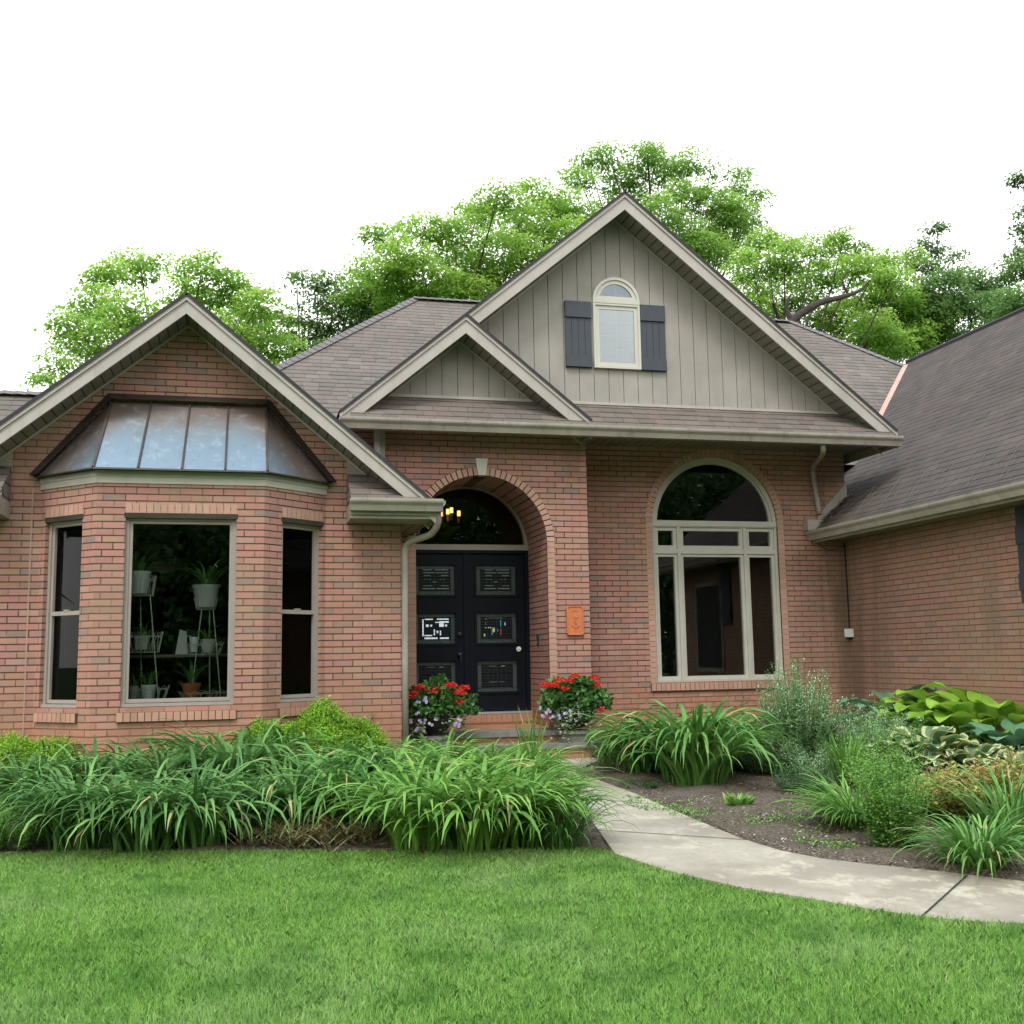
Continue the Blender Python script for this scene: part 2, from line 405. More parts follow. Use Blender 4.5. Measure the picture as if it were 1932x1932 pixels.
def obox(mb, o, ua, na, u0, u1, z0, z1, d0, d1, c=None):
    o, ua, na = Vector(o), Vector(ua).normalized(), Vector(na).normalized()
    P = lambda u, z, d: o + ua*u + na*d + Vector((0, 0, z))
    if c is None: c = R.random()
    for q in (((u0,z0,d0),(u1,z0,d0),(u1,z1,d0),(u0,z1,d0)), ((u1,z0,d1),(u0,z0,d1),(u0,z1,d1),(u1,z1,d1)), ((u0,z0,d1),(u0,z0,d0),(u0,z1,d0),(u0,z1,d1)),
              ((u1,z0,d0),(u1,z0,d1),(u1,z1,d1),(u1,z1,d0)), ((u0,z1,d0),(u1,z1,d0),(u1,z1,d1),(u0,z1,d1)), ((u0,z0,d1),(u1,z0,d1),(u1,z0,d0),(u0,z0,d0))):
        mb.poly([P(*i) for i in q], c=c)
def rowlock(mb, mo, o, ua, na, u0, u1, z0, z1, proud, pitch=.066):
    """course of upright headers, with its mortar bed"""
    n = max(1, round((u1 - u0) / pitch)); w = (u1 - u0) / n
    for i in range(n): obox(mb, o, ua, na, u0 + i*w + .003, u0 + (i+1)*w - .005, z0 + .004, z1 - .003, -proud, .02)
    obox(mo, o, ua, na, u0, u1, z0, z1, -proud + .006, .02)
def stack(mb, mo, o, ua, na, u0, u1, z0, z1, proud):
    n = max(1, round((z1 - z0) / BR_H)); h = (z1 - z0) / n
    for i in range(n): obox(mb, o, ua, na, u0 + .003, u1 - .004, z0 + i*h + .009, z0 + (i+1)*h, -proud, .02)
    obox(mo, o, ua, na, u0, u1, z0, z1, -proud + .006, .02)
def voussoirs(mb, mo, o, ua, na, cu, zs, r0, r1, proud, a0=0, a1=PI, skip=None):
    o, ua, na = Vector(o), Vector(ua).normalized(), Vector(na).normalized()
    n = max(3, round(r1 * (a1 - a0) / .072)); P = lambda r, a, d: o + ua*(cu + r*math.cos(a)) + Vector((0, 0, zs + r*math.sin(a))) + na*d
    for i in range(n):
        b0, b1 = a0 + (a1-a0)*i/n + .006/r0, a0 + (a1-a0)*(i+1)/n - .006/r0
        if skip and skip[0] < (b0+b1)/2 < skip[1]: continue
        q = [P(r0, b0, -proud), P(r1 - .004, b0, -proud), P(r1 - .004, b1, -proud), P(r0, b1, -proud)]
        mb.prism(q, na * (proud + .03))
    N = 40
    for i in range(N):
        b0, b1 = a0 + (a1-a0)*i/N, a0 + (a1-a0)*(i+1)/N
        mo.poly([P(r0, b0, -proud + .006), P(r1, b0, -proud + .006), P(r1, b1, -proud + .006), P(r0, b1, -proud + .006)])
        mo.poly([P(r1, b0, -proud + .006), P(r1, b0, .02), P(r1, b1, .02), P(r1, b1, -proud + .006)])

XA, YA = Vector((1, 0, 0)), Vector((0, 1, 0))
ZG = -1.35
pieces, mort = MB(), MB()
def PM(): return pieces, mort
def flush_trim(name):
    global pieces, mort
    b_ = part(name, pieces, 'piece'); mort.build('mortar_bed', M['mortar'], b_); pieces, mort = MB(), MB()

# ---- left gable wing: wall, right flank
AP = -.60; WY = 11.6; WS = .83
def wroof(X): return 3.70 - WS * abs(X - AP)
mb = MB()
xl, xr = -2.83, 1.63
und = lambda X: wroof(X) - .20
bayhole = [(-1.86, ZG + .05), (.74, ZG + .05), (.74, 1.80), (-1.86, 1.80)]
panel(mb, [(xl, ZG), (xr, ZG), (xr, und(xr)), (AP, und(AP)), (xl, und(xl))], [bayhole], (0, WY, 0), XA, YA)
panel(mb, rect(0, 5, ZG, 1.6), [], (xr, WY, 0), YA, -XA)
panel(mb, rect(0, 5, ZG, 1.6), [], (xl, WY, 0), YA, XA)
part('wall', mb, 'brick')
# control joint left of the bay
mb = MB(); mb.box(-2.055, -2.043, WY - .002, WY + .01, ZG, 1.75)
M['joint'] = mat_plain('joint_sealant', (.40, .26, .19), .8); part('control_joint', mb, 'joint')

# ---- bay
BF = 11.05; bL, bR = (-1.38, BF), (.19, BF); wL, wR = (-1.965, WY), (.83, WY)
ZT = 1.74
mb = MB()
winC = rect(-1.112, -.073, -.405, 1.415)
panel(mb, rect(bL[0], bR[0], ZG, ZT), [winC], (0, BF, 0), XA, YA, .12)
dL = (Vector((*bL, 0)) - Vector((*wL, 0))); LL = dL.length; uL = dL.normalized(); nL = Vector((-uL.y, uL.x, 0))
if nL.y < 0: nL = -nL
dR = (Vector((*wR, 0)) - Vector((*bR, 0))); LR = dR.length; uR = dR.normalized(); nR = Vector((-uR.y, uR.x, 0))
if nR.y < 0: nR = -nR
def side_u(px, base, ud):
    r = ray(px, 1150); b = Vector((*base, 0))
    # solve b + ud*s proportional to r in xy
    s_ = (b.x * r.y - b.y * r.x) / (ud.y * r.x - ud.x * r.y)
    return s_
l0, l1 = max(.045, side_u(80, wL, uL)), side_u(150, wL, uL)
r0_, r1_ = side_u(531, bR, uR), side_u(608, bR, uR)
r0_ = max(r0_, .12)
panel(mb, rect(0, LL, ZG, ZT), [rect(l0, l1, -.405, 1.415)], (*wL, 0), uL, nL, .12, uoff=.07)
panel(mb, rect(0, LR, ZG, ZT), [rect(r0_, r1_, -.405, 1.415)], (*bR, 0), uR, nR, .12, uoff=.13)
part('bay_wall', mb, 'brick')
for (o, ua, na, a, b) in (((0, BF, 0), XA, YA, -1.112, -.073), ((*wL, 0), uL, nL, l0, l1), ((*bR, 0), uR, nR, r0_, r1_)):
    rowlock(*PM(), o, ua, na, a - .005, b + .005, 1.445, 1.548, .004)
    flush_trim('brick_lintel')
    rowlock(*PM(), o, ua, na, a - .03, b + .025, -.54, -.45, .03)
    obox(PM()[1], o, ua, na, a - .02, b + .02, -.452, -.40, .005, .12)
    lb_ = MB(); obox(lb_, o, ua, na, a - .012, b + .012, 1.400, 1.446, -.002, .05); part('shadow_strip', lb_, 'gapshadow')  # dark strip painted for the shadow gap above the window frame
    flush_trim('brick_sill')
# frieze
mb = MB()
for zz0, zz1, pr in ((1.735, 1.80, .012), (1.80, 1.855, .022)):
    for (o, ua, na, L) in (((*bL, 0), XA, YA, bR[0] - bL[0]), ((*wL, 0), uL, nL, LL), ((*bR, 0), uR, nR, LR)):
        obox(mb, o, ua, na, -.008, L + .008, zz0, zz1, -pr, .05, .4)
part('bay_frieze', mb, 'frame')
# copper bay roof
TL, TR = Vector((-1.33, 11.57, 2.66)), Vector((.20, 11.57, 2.66)); BL, BRr = Vector((-1.41, 10.96, 1.865)), Vector((.215, 10.96, 1.865))
WL_, WR_ = Vector((-2.03, 11.57, 1.865)), Vector((.885, 11.57, 1.865))
mb = MB(); th = Vector((0, 0, -.03))
for q in ((BL, BRr, TR, TL), (WL_, BL, TL), (BRr, WR_, TR)):
    mb.prism(list(q), (0, .012, -.015), c=.5)
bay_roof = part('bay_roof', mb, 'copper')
mb = MB()
def seam(a, b, h=.022, w=.009):
    a, b = Vector(a), Vector(b); d = (b - a).normalized(); n = Vector((0, -.8, .6)); s_ = d.cross(n).normalized() * w
    mb.prism([a - s_, a + s_, a + s_ + n*h, a - s_ + n*h], b - a)
for k in (1, 2, 3):
    f = k / 4; seam(BL.lerp(BRr, f), TL.lerp(TR, f))
seam(BL, TL, .02, .012); seam(BRr, TR, .02, .012)
part('standing_seam', mb, 'copperdk', bay_roof)
mb = MB()
seam(BL + Vector((0, -.012, -.012)), BRr + Vector((0, -.012, -.012)), .012, .012)
for a, b in ((WL_, BL), (BRr, WR_)): seam(a + Vector((0, -.01, -.012)), b + Vector((0, -.01, -.012)), .012, .012)
# wall flashing
fo = [(-2.085, 1.89), (-1.37, 2.745), (.235, 2.745), (.94, 1.89)]; fi = [(-2.0, 1.875), (-1.325, 2.675), (.195, 2.675), (.865, 1.875)]
for i in range(3):
    a, b, c_, d_ = fo[i], fo[i+1], fi[i+1], fi[i]
    mb.poly([(a[0], 11.585, a[1]), (b[0], 11.585, b[1]), (c_[0], 11.50, c_[1]), (d_[0], 11.50, d_[1])])
    mb.poly([(a[0], 11.6, a[1] + .002), (b[0], 11.6, b[1] + .002), (b[0], 11.585, b[1]), (a[0], 11.585, a[1])])
for s_, f1, f2 in ((1, fo[0], fi[0]), (-1, fo[3], fi[3])):
    mb.poly([(f1[0], 11.585, f1[1]), (f2[0], 11.50, f2[1]), (f2[0] + s_*.09, 11.5, f2[1] - .03), (f1[0] + s_*.1, 11.6, f1[1] - .05)])
part('flashing', mb, 'copperdk', bay_roof)

# ---- windows
def window_simple(name, o, ua, na, u0, u1, z0, z1, split=None, frame='frame2', glass='glass', screen=False):
    mb = MB(); bars(mb, o, ua, na, u0, u1, z0, z1, .035, .045, .12); bars(mb, o, ua, na, u0 + .03, u1 - .03, z0 + .04, z1 - .03, .035, .062, .11)
    obox(mb, o, ua, na, u0 + .001, u1 - .001, z0 - .01, z0 + .035, .02, .12)
    w = part(name, mb, frame)
    mb = MB(); obox(mb, o, ua, na, u0 + .06, u1 - .06, z0 + .07, z1 - .06, .090, .094)
    part('pane', mb, glass, w)
    if split is not None:
        mb = MB(); obox(mb, o, ua, na, u0 + .058, u1 - .058, z0 + .068, z1 - .058, .0965, .0975); part('insect_screen', mb, 'screen', w)
    if split is not None:
        mb = MB(); obox(mb, o, ua, na, u0 + .05, u1 - .05, split - .02, split + .02, .060, .108)
        obox(mb, o, ua, na, (u0+u1)/2 - .03, (u0+u1)/2 + .03, split + .02, split + .035, .055, .09)
        part('meeting_rail', mb, frame, w)
    return w
window_simple('bay_window', (0, BF, 0), XA, YA, -1.112, -.073, -.405, 1.415)
window_simple('side_window', (*wL, 0), uL, nL, l0, l1, -.405, 1.415, split=.50, glass='glassdark')
window_simple('side_window', (*bR, 0), uR, nR, r0_, r1_, -.405, 1.415, split=.50, glass='glassdark')

# ---- rakes, soffit, roof helper for a gable
def gable(prefix, ax, az, xl, zl, xr, zr, yf, yb, ywall, h=.205, sh='shingle', ridge_back=None, soff=True, left=True, right=True):
    """front-facing gable roof: roof slabs, rake boards, sloping soffits"""
    roof = MB(); rake = MB(); sof = MB(); edge = MB()
    for side, (xe, ze) in ((0, (xl, zl)), (1, (xr, zr))):
        if (side == 0 and not left) or (side == 1 and not right): continue
        A, E = Vector((ax, 0, az)), Vector((xe, 0, ze)); d = E - A; L = d.length; dn = d.normalized(); n = Vector((-dn.z, 0, dn.x)); n = n if n.z > 0 else -n
        Y = lambda p, y: Vector((p.x, y, p.z))
        # roof slab
        q = [Y(A, yf - .03), Y(E, yf - .03), Y(E, yb), Y(A, yb)]; uv = [(yf, L), (yf, 0), (yb, 0), (yb, L)]
        up = n * .012
        roof.poly([p + up for p in q], uv=uv); lo = n * -.02
        edge.poly([p + lo for p in (q[0], q[1])] + [p + up for p in (q[1], q[0])])
        # rake: main board + top moulding
        sgn = 1
        top = lambda p, dz: p + Vector((0, 0, -dz))
        rake.prism([Y(top(A, .022), yf), Y(top(E, .022), yf), Y(top(E, h), yf), Y(top(A, h), yf)], (0, .025, 0), c=.4)
        rake.prism([Y(top(A, .018), yf - .018), Y(top(E, .018), yf - .018), Y(top(E, .018 + .05), yf - .018), Y(top(A, .018 + .05), yf - .018)], (0, .0185, 0), c=.6)
        if soff:
            q = [Y(top(A, h - .012), yf + .025), Y(top(E, h - .012), yf + .025), Y(top(E, h - .012), ywall), Y(top(A, h - .012), ywall)]
            sof.poly(q, uv=[(L, 0), (0, 0), (0, 1), (L, 1)])
            rake.prism([Y(top(A, h - .02), ywall - .02), Y(top(E, h - .02), ywall - .02), Y(top(E, h + .012), ywall - .02), Y(top(A, h + .012), ywall - .02)], (0, .018, 0), c=.3)
    r = part(prefix + 'roof', roof, sh)
    part('shingle_edge', edge, 'capdark', r)
    f = part('rake_board', rake, 'trim')
    if soff: part('soffit', sof, 'soffit')
    return r
XE = 1.97; 
gable('wing_', AP, 3.70, AP - 2.53, wroof(XE - .04), XE - .04, wroof(XE - .04), 11.15, 16.5, WY)

# ---- cornice returns and their gutters
def kgutter(mb, a, b, out, w=.11, h=.125):
    """K-style gutter run from a to b (top back edge), `out` = horizontal direction away from the wall"""
    a, b, out = Vector(a), Vector(b), Vector(out)
    pf = [(0, 0), (.0, -h), (.55*w, -h), (.62*w, -h*.80), (.70*w, -h*.55), (.95*w, -h*.32), (w, -h*.2), (w, 0), (w*.86, 0), (w*.86, -.03), (.03, -.03)]
    mb.prism([a + out*p[0] + Vector((0, 0, p[1])) for p in pf], b - a, c=.4)
for s_ in (1, -1):
    cx = lambda x: AP + s_ * (x - AP)
    x0, x1 = sorted((cx(1.05), cx(1.95)))
    mb = MB()
    mb.box(x0, x1, 11.13, 11.598, 1.475, 1.60); mb.box(x0, x1, 11.16, 11.598, 1.44, 1.474)
    part('eave_return', mb, 'trimdk')
    mb = MB(); xi, xo, xm = cx(1.05), cx(1.93), cx(1.34); L = .6
    mb.poly([(xi, 11.10, 1.635), (xo, 11.10, 1.635), (xm, 11.59, 1.97), (xi, 11.59, 1.97)], uv=[(0, 0.05), (.88, 0.05), (.29, L), (0, L)]); mb.poly([(xi, 11.10, 1.60), (xi, 11.10, 1.635), (xi, 11.59, 1.97), (xi, 11.59, 1.60)])
    part('return_roof', mb, 'shingle')
    mb = MB(); a = min(x0, x1)
    xin = cx(1.05)
    mb.prism([(xin, 11.585, 1.95), (cx(1.55), 11.585, 1.95), (xin, 11.585, 2.30)], (0, .014, 0))
    part('flashing', mb, 'trimdk')
mb = MB(); kgutter(mb, (1.04, 11.13, 1.635), (1.99, 11.13, 1.635), (0, -1, 0)); part('gutter', mb, 'trimdk')
mb = MB(); kgutter(mb, (1.93, 11.13, 1.632), (1.93, 16.4, 1.632), (1, 0, 0), w=.10); part('gutter', mb, 'trimdk')
mb = MB(); kgutter(mb, (AP-1.64, 11.13, 1.635), (AP-2.59, 11.13, 1.635), (0, -1, 0)); part('gutter', mb, 'trimdk')
mb = MB(); mb.box(1.632, 1.925, 11.60, 16.4, 1.45, 1.48); part('soffit', mb, 'soffit')
# ---- downspouts
def flatspout(mb, path, w=.036, d=.026):
    mb.tube(path, [w] * len(path), n=8)
def smooth_path(pts, n=6):
    pts = [Vector(p) for p in pts]; out = []
    P = [pts[0]] + pts + [pts[-1]]
    for i in range(1, len(P) - 2):
        for k in range(n):
            t = k / n; a, b, c_, d_ = P[i-1], P[i], P[i+1], P[i+2]
            out.append(.5 * ((2*b) + (c_ - a)*t + (2*a - 5*b + 4*c_ - d_)*t*t + (3*b - a - 3*c_ + d_)*t**3))
    out.append(pts[-1]); return out
mb = MB(); flatspout(mb, smooth_path([(1.955, 11.18, 1.53), (1.955, 11.20, 1.40), (1.90, 11.33, 1.30), (1.74, 11.52, 1.25), (1.672, 11.59, 1.18), (1.668, 11.60, 1.0)]) + [Vector((1.668, 11.60, z)) for z in (0, -1.08)])
part('downspout', mb, 'trimdk', smooth=True)

# ---- entrance block, Y = 12.65
PY = 12.65; pc, prr, psp = 2.745, .795, 1.375
PZB = -.98
mb = MB()
hole = arched(pc - prr, pc + prr, -.82, psp, 32)
panel(mb, [(1.2, ZG), (4.06, ZG), (4.06, 2.72), (1.2, 2.72)], [hole], (0, PY, 0), XA, YA, .97)
panel(mb, rect(0, .64, ZG, 2.72), [], (4.06, PY, 0), YA, -XA)
part('wall', mb, 'brick')
mb = MB(); mb.box(1.45, 1.52, PY - .12, PY, 1.9, 2.72); mb.box(1.525, 1.585, PY - .035, PY - .002, 1.9, 2.72); part('corner_board', mb, 'trim')
voussoirs(*PM(), (0, PY, 0), XA, YA, pc, psp, prr, prr + .098, .006)
for u0, u1 in ((pc + prr, pc + prr + .095), (pc - prr - .095, pc - prr)):
    stack(*PM(), (0, PY, 0), XA, YA, u0, u1, -.80, psp, .004)
mb = MB(); mb.prism([(pc - .045, PY - .03, psp + prr - .004), (pc + .045, PY - .03, psp + prr - .004), (pc + .075, PY - .03, psp + prr + .20), (pc - .075, PY - .03, psp + prr + .20)], (0, .1, 0))
part('keystone', mb, 'keystone')
# ---- door wall
DY = 13.58
dx0, dx1, dzb, dzt = pc - prr, pc + prr, -.66, 1.36
mb = MB(); N = 32; rt = prr
mb.poly([(pc, DY + .09, psp)] + [(pc + rt*math.cos(PI*k/N), DY + .09, psp + rt*math.sin(PI*k/N)) for k in range(0, 2)])
# transom arch frame (half ring)
mb = MB()
def halfring(mb, c, zs, r0, r1, y0, y1, n=32, plane='y', xo=0):
    for k in range(n):
        a, b = PI*k/n, PI*(k+1)/n
        P = lambda r, t, y: (c + r*math.cos(t), y, zs + r*math.sin(t))
        mb.poly([P(r0, a, y0), P(r1, a, y0), P(r1, b, y0), P(r0, b, y0)], c=.5)
        mb.poly([P(r0, a, y0), P(r0, b, y0), P(r0, b, y1), P(r0, a, y1)], c=.5)
        mb.poly([P(r1, a, y0), P(r1, a, y1), P(r1, b, y1), P(r1, b, y0)], c=.5)
def halfdisc(mb, c, zs, r, y, n=32):
    for k in range(n):
        a, b = PI*k/n, PI*(k+1)/n
        mb.poly([(c, y, zs), (c + r*math.cos(a), y, zs + r*math.sin(a)), (c + r*math.cos(b), y, zs + r*math.sin(b))], c=.5)
halfring(mb, pc, psp + .03, prr - .045, prr + .03, DY - .02, DY + .06)
mb.box(dx0 + .001, dx1 - .001, DY - .045, DY + .06, 1.36, 1.43)
tr = part('transom_window', mb, 'frame2')
mb = MB(); halfdisc(mb, pc, psp + .055, prr - .045, DY + .02); part('pane', mb, 'glass', tr)
# threshold and brick sill under door
mb = MB(); mb.box(dx0 + .002, dx1 - .002, DY - .10, DY + .08, -.685, -.662); part('threshold', mb, 'silver')
flush_trim('brick_arch')
rowlock(*PM(), (0, DY - .12, 0), XA, YA, dx0 + .002, dx1 - .002, -.79, -.69, 0)
flush_trim('brick_door_sill')
mb = MB(); mb.box(dx0 + .001, dx1 - .001, DY - .115, DY + .3, -1.2, -.689); part('door_base', mb, 'brick')
# door leaves
mb = MB(); mb.box(dx0 + .001, dx0 + .05, DY - .03, DY + .08, dzb, dzt); mb.box(dx1 - .05, dx1 - .001, DY - .03, DY + .08, dzb, dzt); mb.box(dx0 + .05, dx1 - .05, DY - .03, DY + .08, dzt - .04, dzt)
part('door_frame', mb, 'door')
def P3(x, y, s_=3.22, ox=1150, oy=1550): return ((ox + x / s_) / 1.5528, (oy + y / s_) / 1.5528)
ins = []
for (xa, ya, xb, yb) in ((785, 340, 1165, 620), (795, 790, 1168, 1070), (805, 1240, 1182, 1527)):
    p, q = at(*P3(xa, ya), DY), at(*P3(xb, yb), DY); ins.append((p.x, q.x, q.z, p.z))
iw0 = sum(i[0] for i in ins) / 3; iw1 = sum(i[1] for i in ins) / 3
door_mid = 2.725
M['lead'] = mat_plain('lead_came', (.03, .035, .032), .5)
M['texglass'] = mat_plain('textured_glass', (.055, .072, .062), .4, .4, 60, .5, spec=.35)
t = NT('glowing_bevelled_glass'); M['bevel'] = None
em = t.n('ShaderNodeEmission'); em.inputs[0].default_value = (.85, .95, 1, 1); em.inputs[1].default_value = .75  # emission stands in for daylight coming through the door glass
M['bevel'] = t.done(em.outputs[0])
M['bevelhalf'] = mat_plain('bevelled_glass_dim', (.30, .38, .34), .25, .3, 40, spec=.8)
for side in (0, 1):
    x0, x1 = ((door_mid, dx1 - .052), (dx0 + .052, door_mid - .006))[side]
    a0, a1 = (iw0, iw1) if side == 0 else (2*door_mid - iw1, 2*door_mid - iw0)
    mb = MB(); holes = [rect(a0, a1, i[2], i[3]) for i in ins]
    panel(mb, rect(x0, x1, dzb + .005, dzt - .045), holes, (0, DY + .005, 0), XA, YA, .03)
    for i in ins:
        bars(mb, (0, DY, 0), XA, YA, a0 - .03, a1 + .03, i[2] - .03, i[3] + .03, .030, -.008, .006)
    if side == 0: mb.box(door_mid - .03, door_mid + .03, DY - .012, DY + .004, dzb + .006, dzt - .046)
    leaf = part('door_leaf', mb, 'door')
    for k, i in enumerate(ins):
        z0, z1 = i[2], i[3]; W, H = a1 - a0, z1 - z0
        mb = MB(); mb.box(a0 - .002, a1 + .002, DY + .026, DY + .03, z0 - .002, z1 + .002)
        g = part('glass_insert', mb, 'texglass', leaf)
        ld, bv, bh = MB(), MB(), MB()
        # border strip
        m_ = .052
        dkp = MB(); dkp.box(a0 + m_, a1 - m_, DY + .0225, DY + .0245, z0 + m_, z1 - m_); part('dark_glass', dkp, 'door', g)
        for f in (0, 1):
            ld.box(a0, a1, DY + .018, DY + .022, z0 + (m_ if f == 0 else H - m_) - .002, z0 + (m_ if f == 0 else H - m_) + .002)
            ld.box(a0 + (m_ if f == 0 else W - m_) - .002, a0 + (m_ if f == 0 else W - m_) + .002, DY + .018, DY + .022, z0, z1)
        for f in (.14, .33, .5, .67, .86):
            ld.box(a0 + f*W - .0015, a0 + f*W + .0015, DY + .018, DY + .022, z0, z0 + m_); ld.box(a0 + f*W - .0015, a0 + f*W + .0015, DY + .018, DY + .022, z1 - m_, z1)
        rows = (.80, .71, .62, .52, .42, .30, .20)
        for j, f in enumerate(rows):
            ld.box(a0 + m_, a1 - m_, DY + .0195, DY + .0215, z0 + f*H - .003, z0 + f*H + .003)
        for f in (.27, .40, .5, .60, .73): ld.box(a0 + f*W - .0016, a0 + f*W + .0016, DY + .0145, DY + .017, z0 + m_, z1 - m_)
        for f in (.76, .665, .47, .36, .25): ld.box(a0 + m_, a1 - m_, DY + .0150, DY + .0168, z0 + f*H - .0016, z0 + f*H + .0016)
        def bar(mbx, u0, u1, v0, v1): mbx.box(a0 + u0*W, a0 + u1*W, DY + .0175, DY + .0195, z0 + v0*H, z0 + v1*H)
        if side == 1 and k == 1:
            for b in ((.19, .22, .24, .80), (.25, .45, .78, .815), (.55, .84, .78, .82), (.63, .84, .68, .735), (.28, .34, .55, .63), (.38, .43, .56, .62), (.60, .72, .55, .73), (.50, .60, .68, .71), (.75, .80, .56, .62),
                      (.47, .50, .27, .47), (.54, .58, .34, .42), (.62, .65, .27, .42), (.24, .43, .24, .285), (.24, .56, .15, .20), (.62, .84, .15, .20)): bar(bv, *b)
        elif side == 0 and k == 1:
            for nm_, col_, bs in (('cyan', (.1, .75, .85), ((.60, .615, .54, .76), (.38, .39, .26, .32))), ('red', (.9, .1, .35), ((.60, .615, .26, .46),)), ('yellow', (.85, .75, .2), ((.22, .24, .49, .52), (.18, .2, .22, .30), (.44, .455, .36, .5)))):
                q_ = MB(); 
                for b in bs: bar(q_, *b)
                tt_ = NT(nm_ + '_glowing_bevelled_glass'); e_ = tt_.n('ShaderNodeEmission'); e_.inputs[0].default_value = (*col_, 1); e_.inputs[1].default_value = .7; M['tmpglass'] = tt_.done(e_.outputs[0])  # painted glow, lights the coloured glass pieces without a lamp
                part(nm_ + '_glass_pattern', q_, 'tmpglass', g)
            for b in ((.22, .26, .78, .815), (.3, .66, .82, .83), (.22, .23, .6, .7), (.2, .22, .2, .3), (.38, .40, .30, .5), (.52, .54, .37, .45)): bar(bh, *b)
            for b in ((.29, .31, .49, .52), (.34, .36, .49, .52), (.41, .425, .34, .50), (.71, .725, .58, .68)): bar(bv, *b)
        elif k == 0:
            for b in ((.22, .44, .83, .85), (.50, .84, .83, .85), (.22, .5, .735, .755), (.53, .84, .735, .755), (.24, .40, .64, .66), (.66, .84, .64, .66), (.24, .27, .51, .53), (.3, .33, .51, .53), (.36, .4, .51, .53), (.64, .67, .51, .53), (.72, .75, .51, .53), (.45, .54, .43, .45), (.22, .44, .30, .32), (.66, .84, .30, .315), (.2, .5, .2, .225), (.54, .85, .2, .225)): bar(bh, *b)
        else:
            for b in ((.3, .48, .81, .82), (.6, .7, .8, .82), (.28, .4, .66, .67), (.55, .68, .3, .31), (.3, .5, .3, .31)): bar(bh, *b)
        part('lead_came', ld, 'lead', g)
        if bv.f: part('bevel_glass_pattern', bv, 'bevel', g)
        if bh.f: part('bevel_glass_pattern', bh, 'bevelhalf', g)
    if side == 1:
        mb = MB()
        for zz, r in ((.30, .032), (.05, .03)):
            mb.tube([(door_mid - .085, DY - .03, zz), (door_mid - .085, DY + .004, zz)], r, 12)
        mb.tube(smooth_path([(door_mid - .085, DY - .05, .05), (door_mid - .085, DY - .065, -.02), (door_mid - .085, DY - .03, -.1)]), .008, 6)
        part('handle', mb, 'black', leaf, smooth=True)
    else:
        mb = MB(); p = at(*P3(1192, 1130), DY - .01); mb.tube([(p.x, DY - .002, p.z), (p.x, DY + .004, p.z)], .031, 20); st = part('round_sticker', mb, 'white', leaf)
        mb = MB(); mb.box(p.x - .02, p.x + .02, DY - .004, DY - .0022, p.z - .012, p.z - .006); part('printed_line', mb, 'navy', st)
    # interior back
p = at(*P3(1395, 1062), 13.1)
mb = MB(); mb.box(pc + prr - .022, pc + prr - .001, 13.10, 13.145, .15, .27)
db = part('doorbell', mb, 'black'); mb = MB(); mb.tube([(pc + prr - .026, 13.122, .185), (pc + prr - .021, 13.122, .185)], .010, 12); part('button', mb, 'silver', db)

# ---- steps
mb = MB(); mb.box(1.70, 3.60, 12.34, PY - .001, ZG, -.89); mb.box(pc - prr + .001, pc + prr - .001, PY - .001, DY - .116, ZG, -.871)
mb.box(1.70, 4.02, 12.05, 12.339, ZG, -1.02)
st = part('entrance_steps', mb, 'brick')
mb = MB(); mb.box(1.68, 3.63, 12.31, PY - .002, -.888, -.83); mb.box(pc - prr + .002, pc + prr - .002, PY - .002, DY - .118, -.87, -.826)
for k in range(8): pass
mb.box(1.68, 4.04, 12.02, 12.312, -1.019, -.96); mb.box(3.632, 4.04, 12.312, PY - .002, -1.019, -.96)
part('stone_tread', mb, 'stone', st)
mb = MB(); mb.box(3.60, 4.02, 12.34, PY - .001, ZG, -1.02); part('step_block', mb, 'brick', st)

# ---- main wall with the big arched window, Y = 13.28
MY = 13.28
mb = MB(); wa0, wa1, wz0, wzs = 5.14, 6.91, -.34, 1.71
panel(mb, [(4.06, ZG), (7.95, ZG), (7.95, 2.72), (4.06, 2.72)], [arched(wa0, wa1, wz0, wzs, 36)], (0, MY, 0), XA, YA, .13)
panel(mb, rect(0, 5, ZG, 2.72), [], (7.95, MY, 0), YA, -XA)
part('wall', mb, 'brick')
wc, wr = (wa0 + wa1) / 2, (wa1 - wa0) / 2
voussoirs(*PM(), (0, MY, 0), XA, YA, wc, wzs, wr, wr + .098, .005)
stack(*PM(), (0, MY, 0), XA, YA, wa0 - .095, wa0, wz0 - .02, wzs, .004); stack(*PM(), (0, MY, 0), XA, YA, wa1, wa1 + .095, wz0 - .02, wzs, .004)
flush_trim('brick_arch')
rowlock(*PM(), (0, MY, 0), XA, YA, wa0 - .095, wa1 + .04, wz0 - .11, wz0 - .01, .03)
flush_trim('brick_sill')
# frame
mb = MB(); o = (0, MY, 0)
halfring(mb, wc, wzs, wr - .055, wr, MY + .03, MY + .13); halfring(mb, wc, wzs, wr - .085, wr - .054, MY + .055, MY + .12)
def lines(mb, xs, zs, w=.05): pass
H1, H2 = 1.66, 1.34        # transom rails
obox(mb, o, XA, YA, wa0, wa1, H1, H1 + .085, .025, .12); obox(mb, o, XA, YA, wa0 + .001, wa1 - .001, H1 + .012, H1 + .05, .015, .03)
obox(mb, o, XA, YA, wa0, wa1, H2 - .03, H2 + .03, .028, .12)
obox(mb, o, XA, YA, wa0, wa1, wz0 - .012, wz0 + .03, .01, .12)
for x in (wa0, wa1 - .04): obox(mb, o, XA, YA, x, x + .04, wz0 + .03, H1, .03, .12)
m1, m2 = at(1290, 1150, MY).x, at(1416, 1150, MY).x
m1, m2 = at(1287, 1150, MY).x, at(1413, 1150, MY).x
for x in (m1, m2): obox(mb, o, XA, YA, x - .022, x + .022, wz0 + .03, H1, .026, .121)
cols = ((wa0 + .04, m1 - .022), (m1 + .022, m2 - .022), (m2 + .022, wa1 - .04))
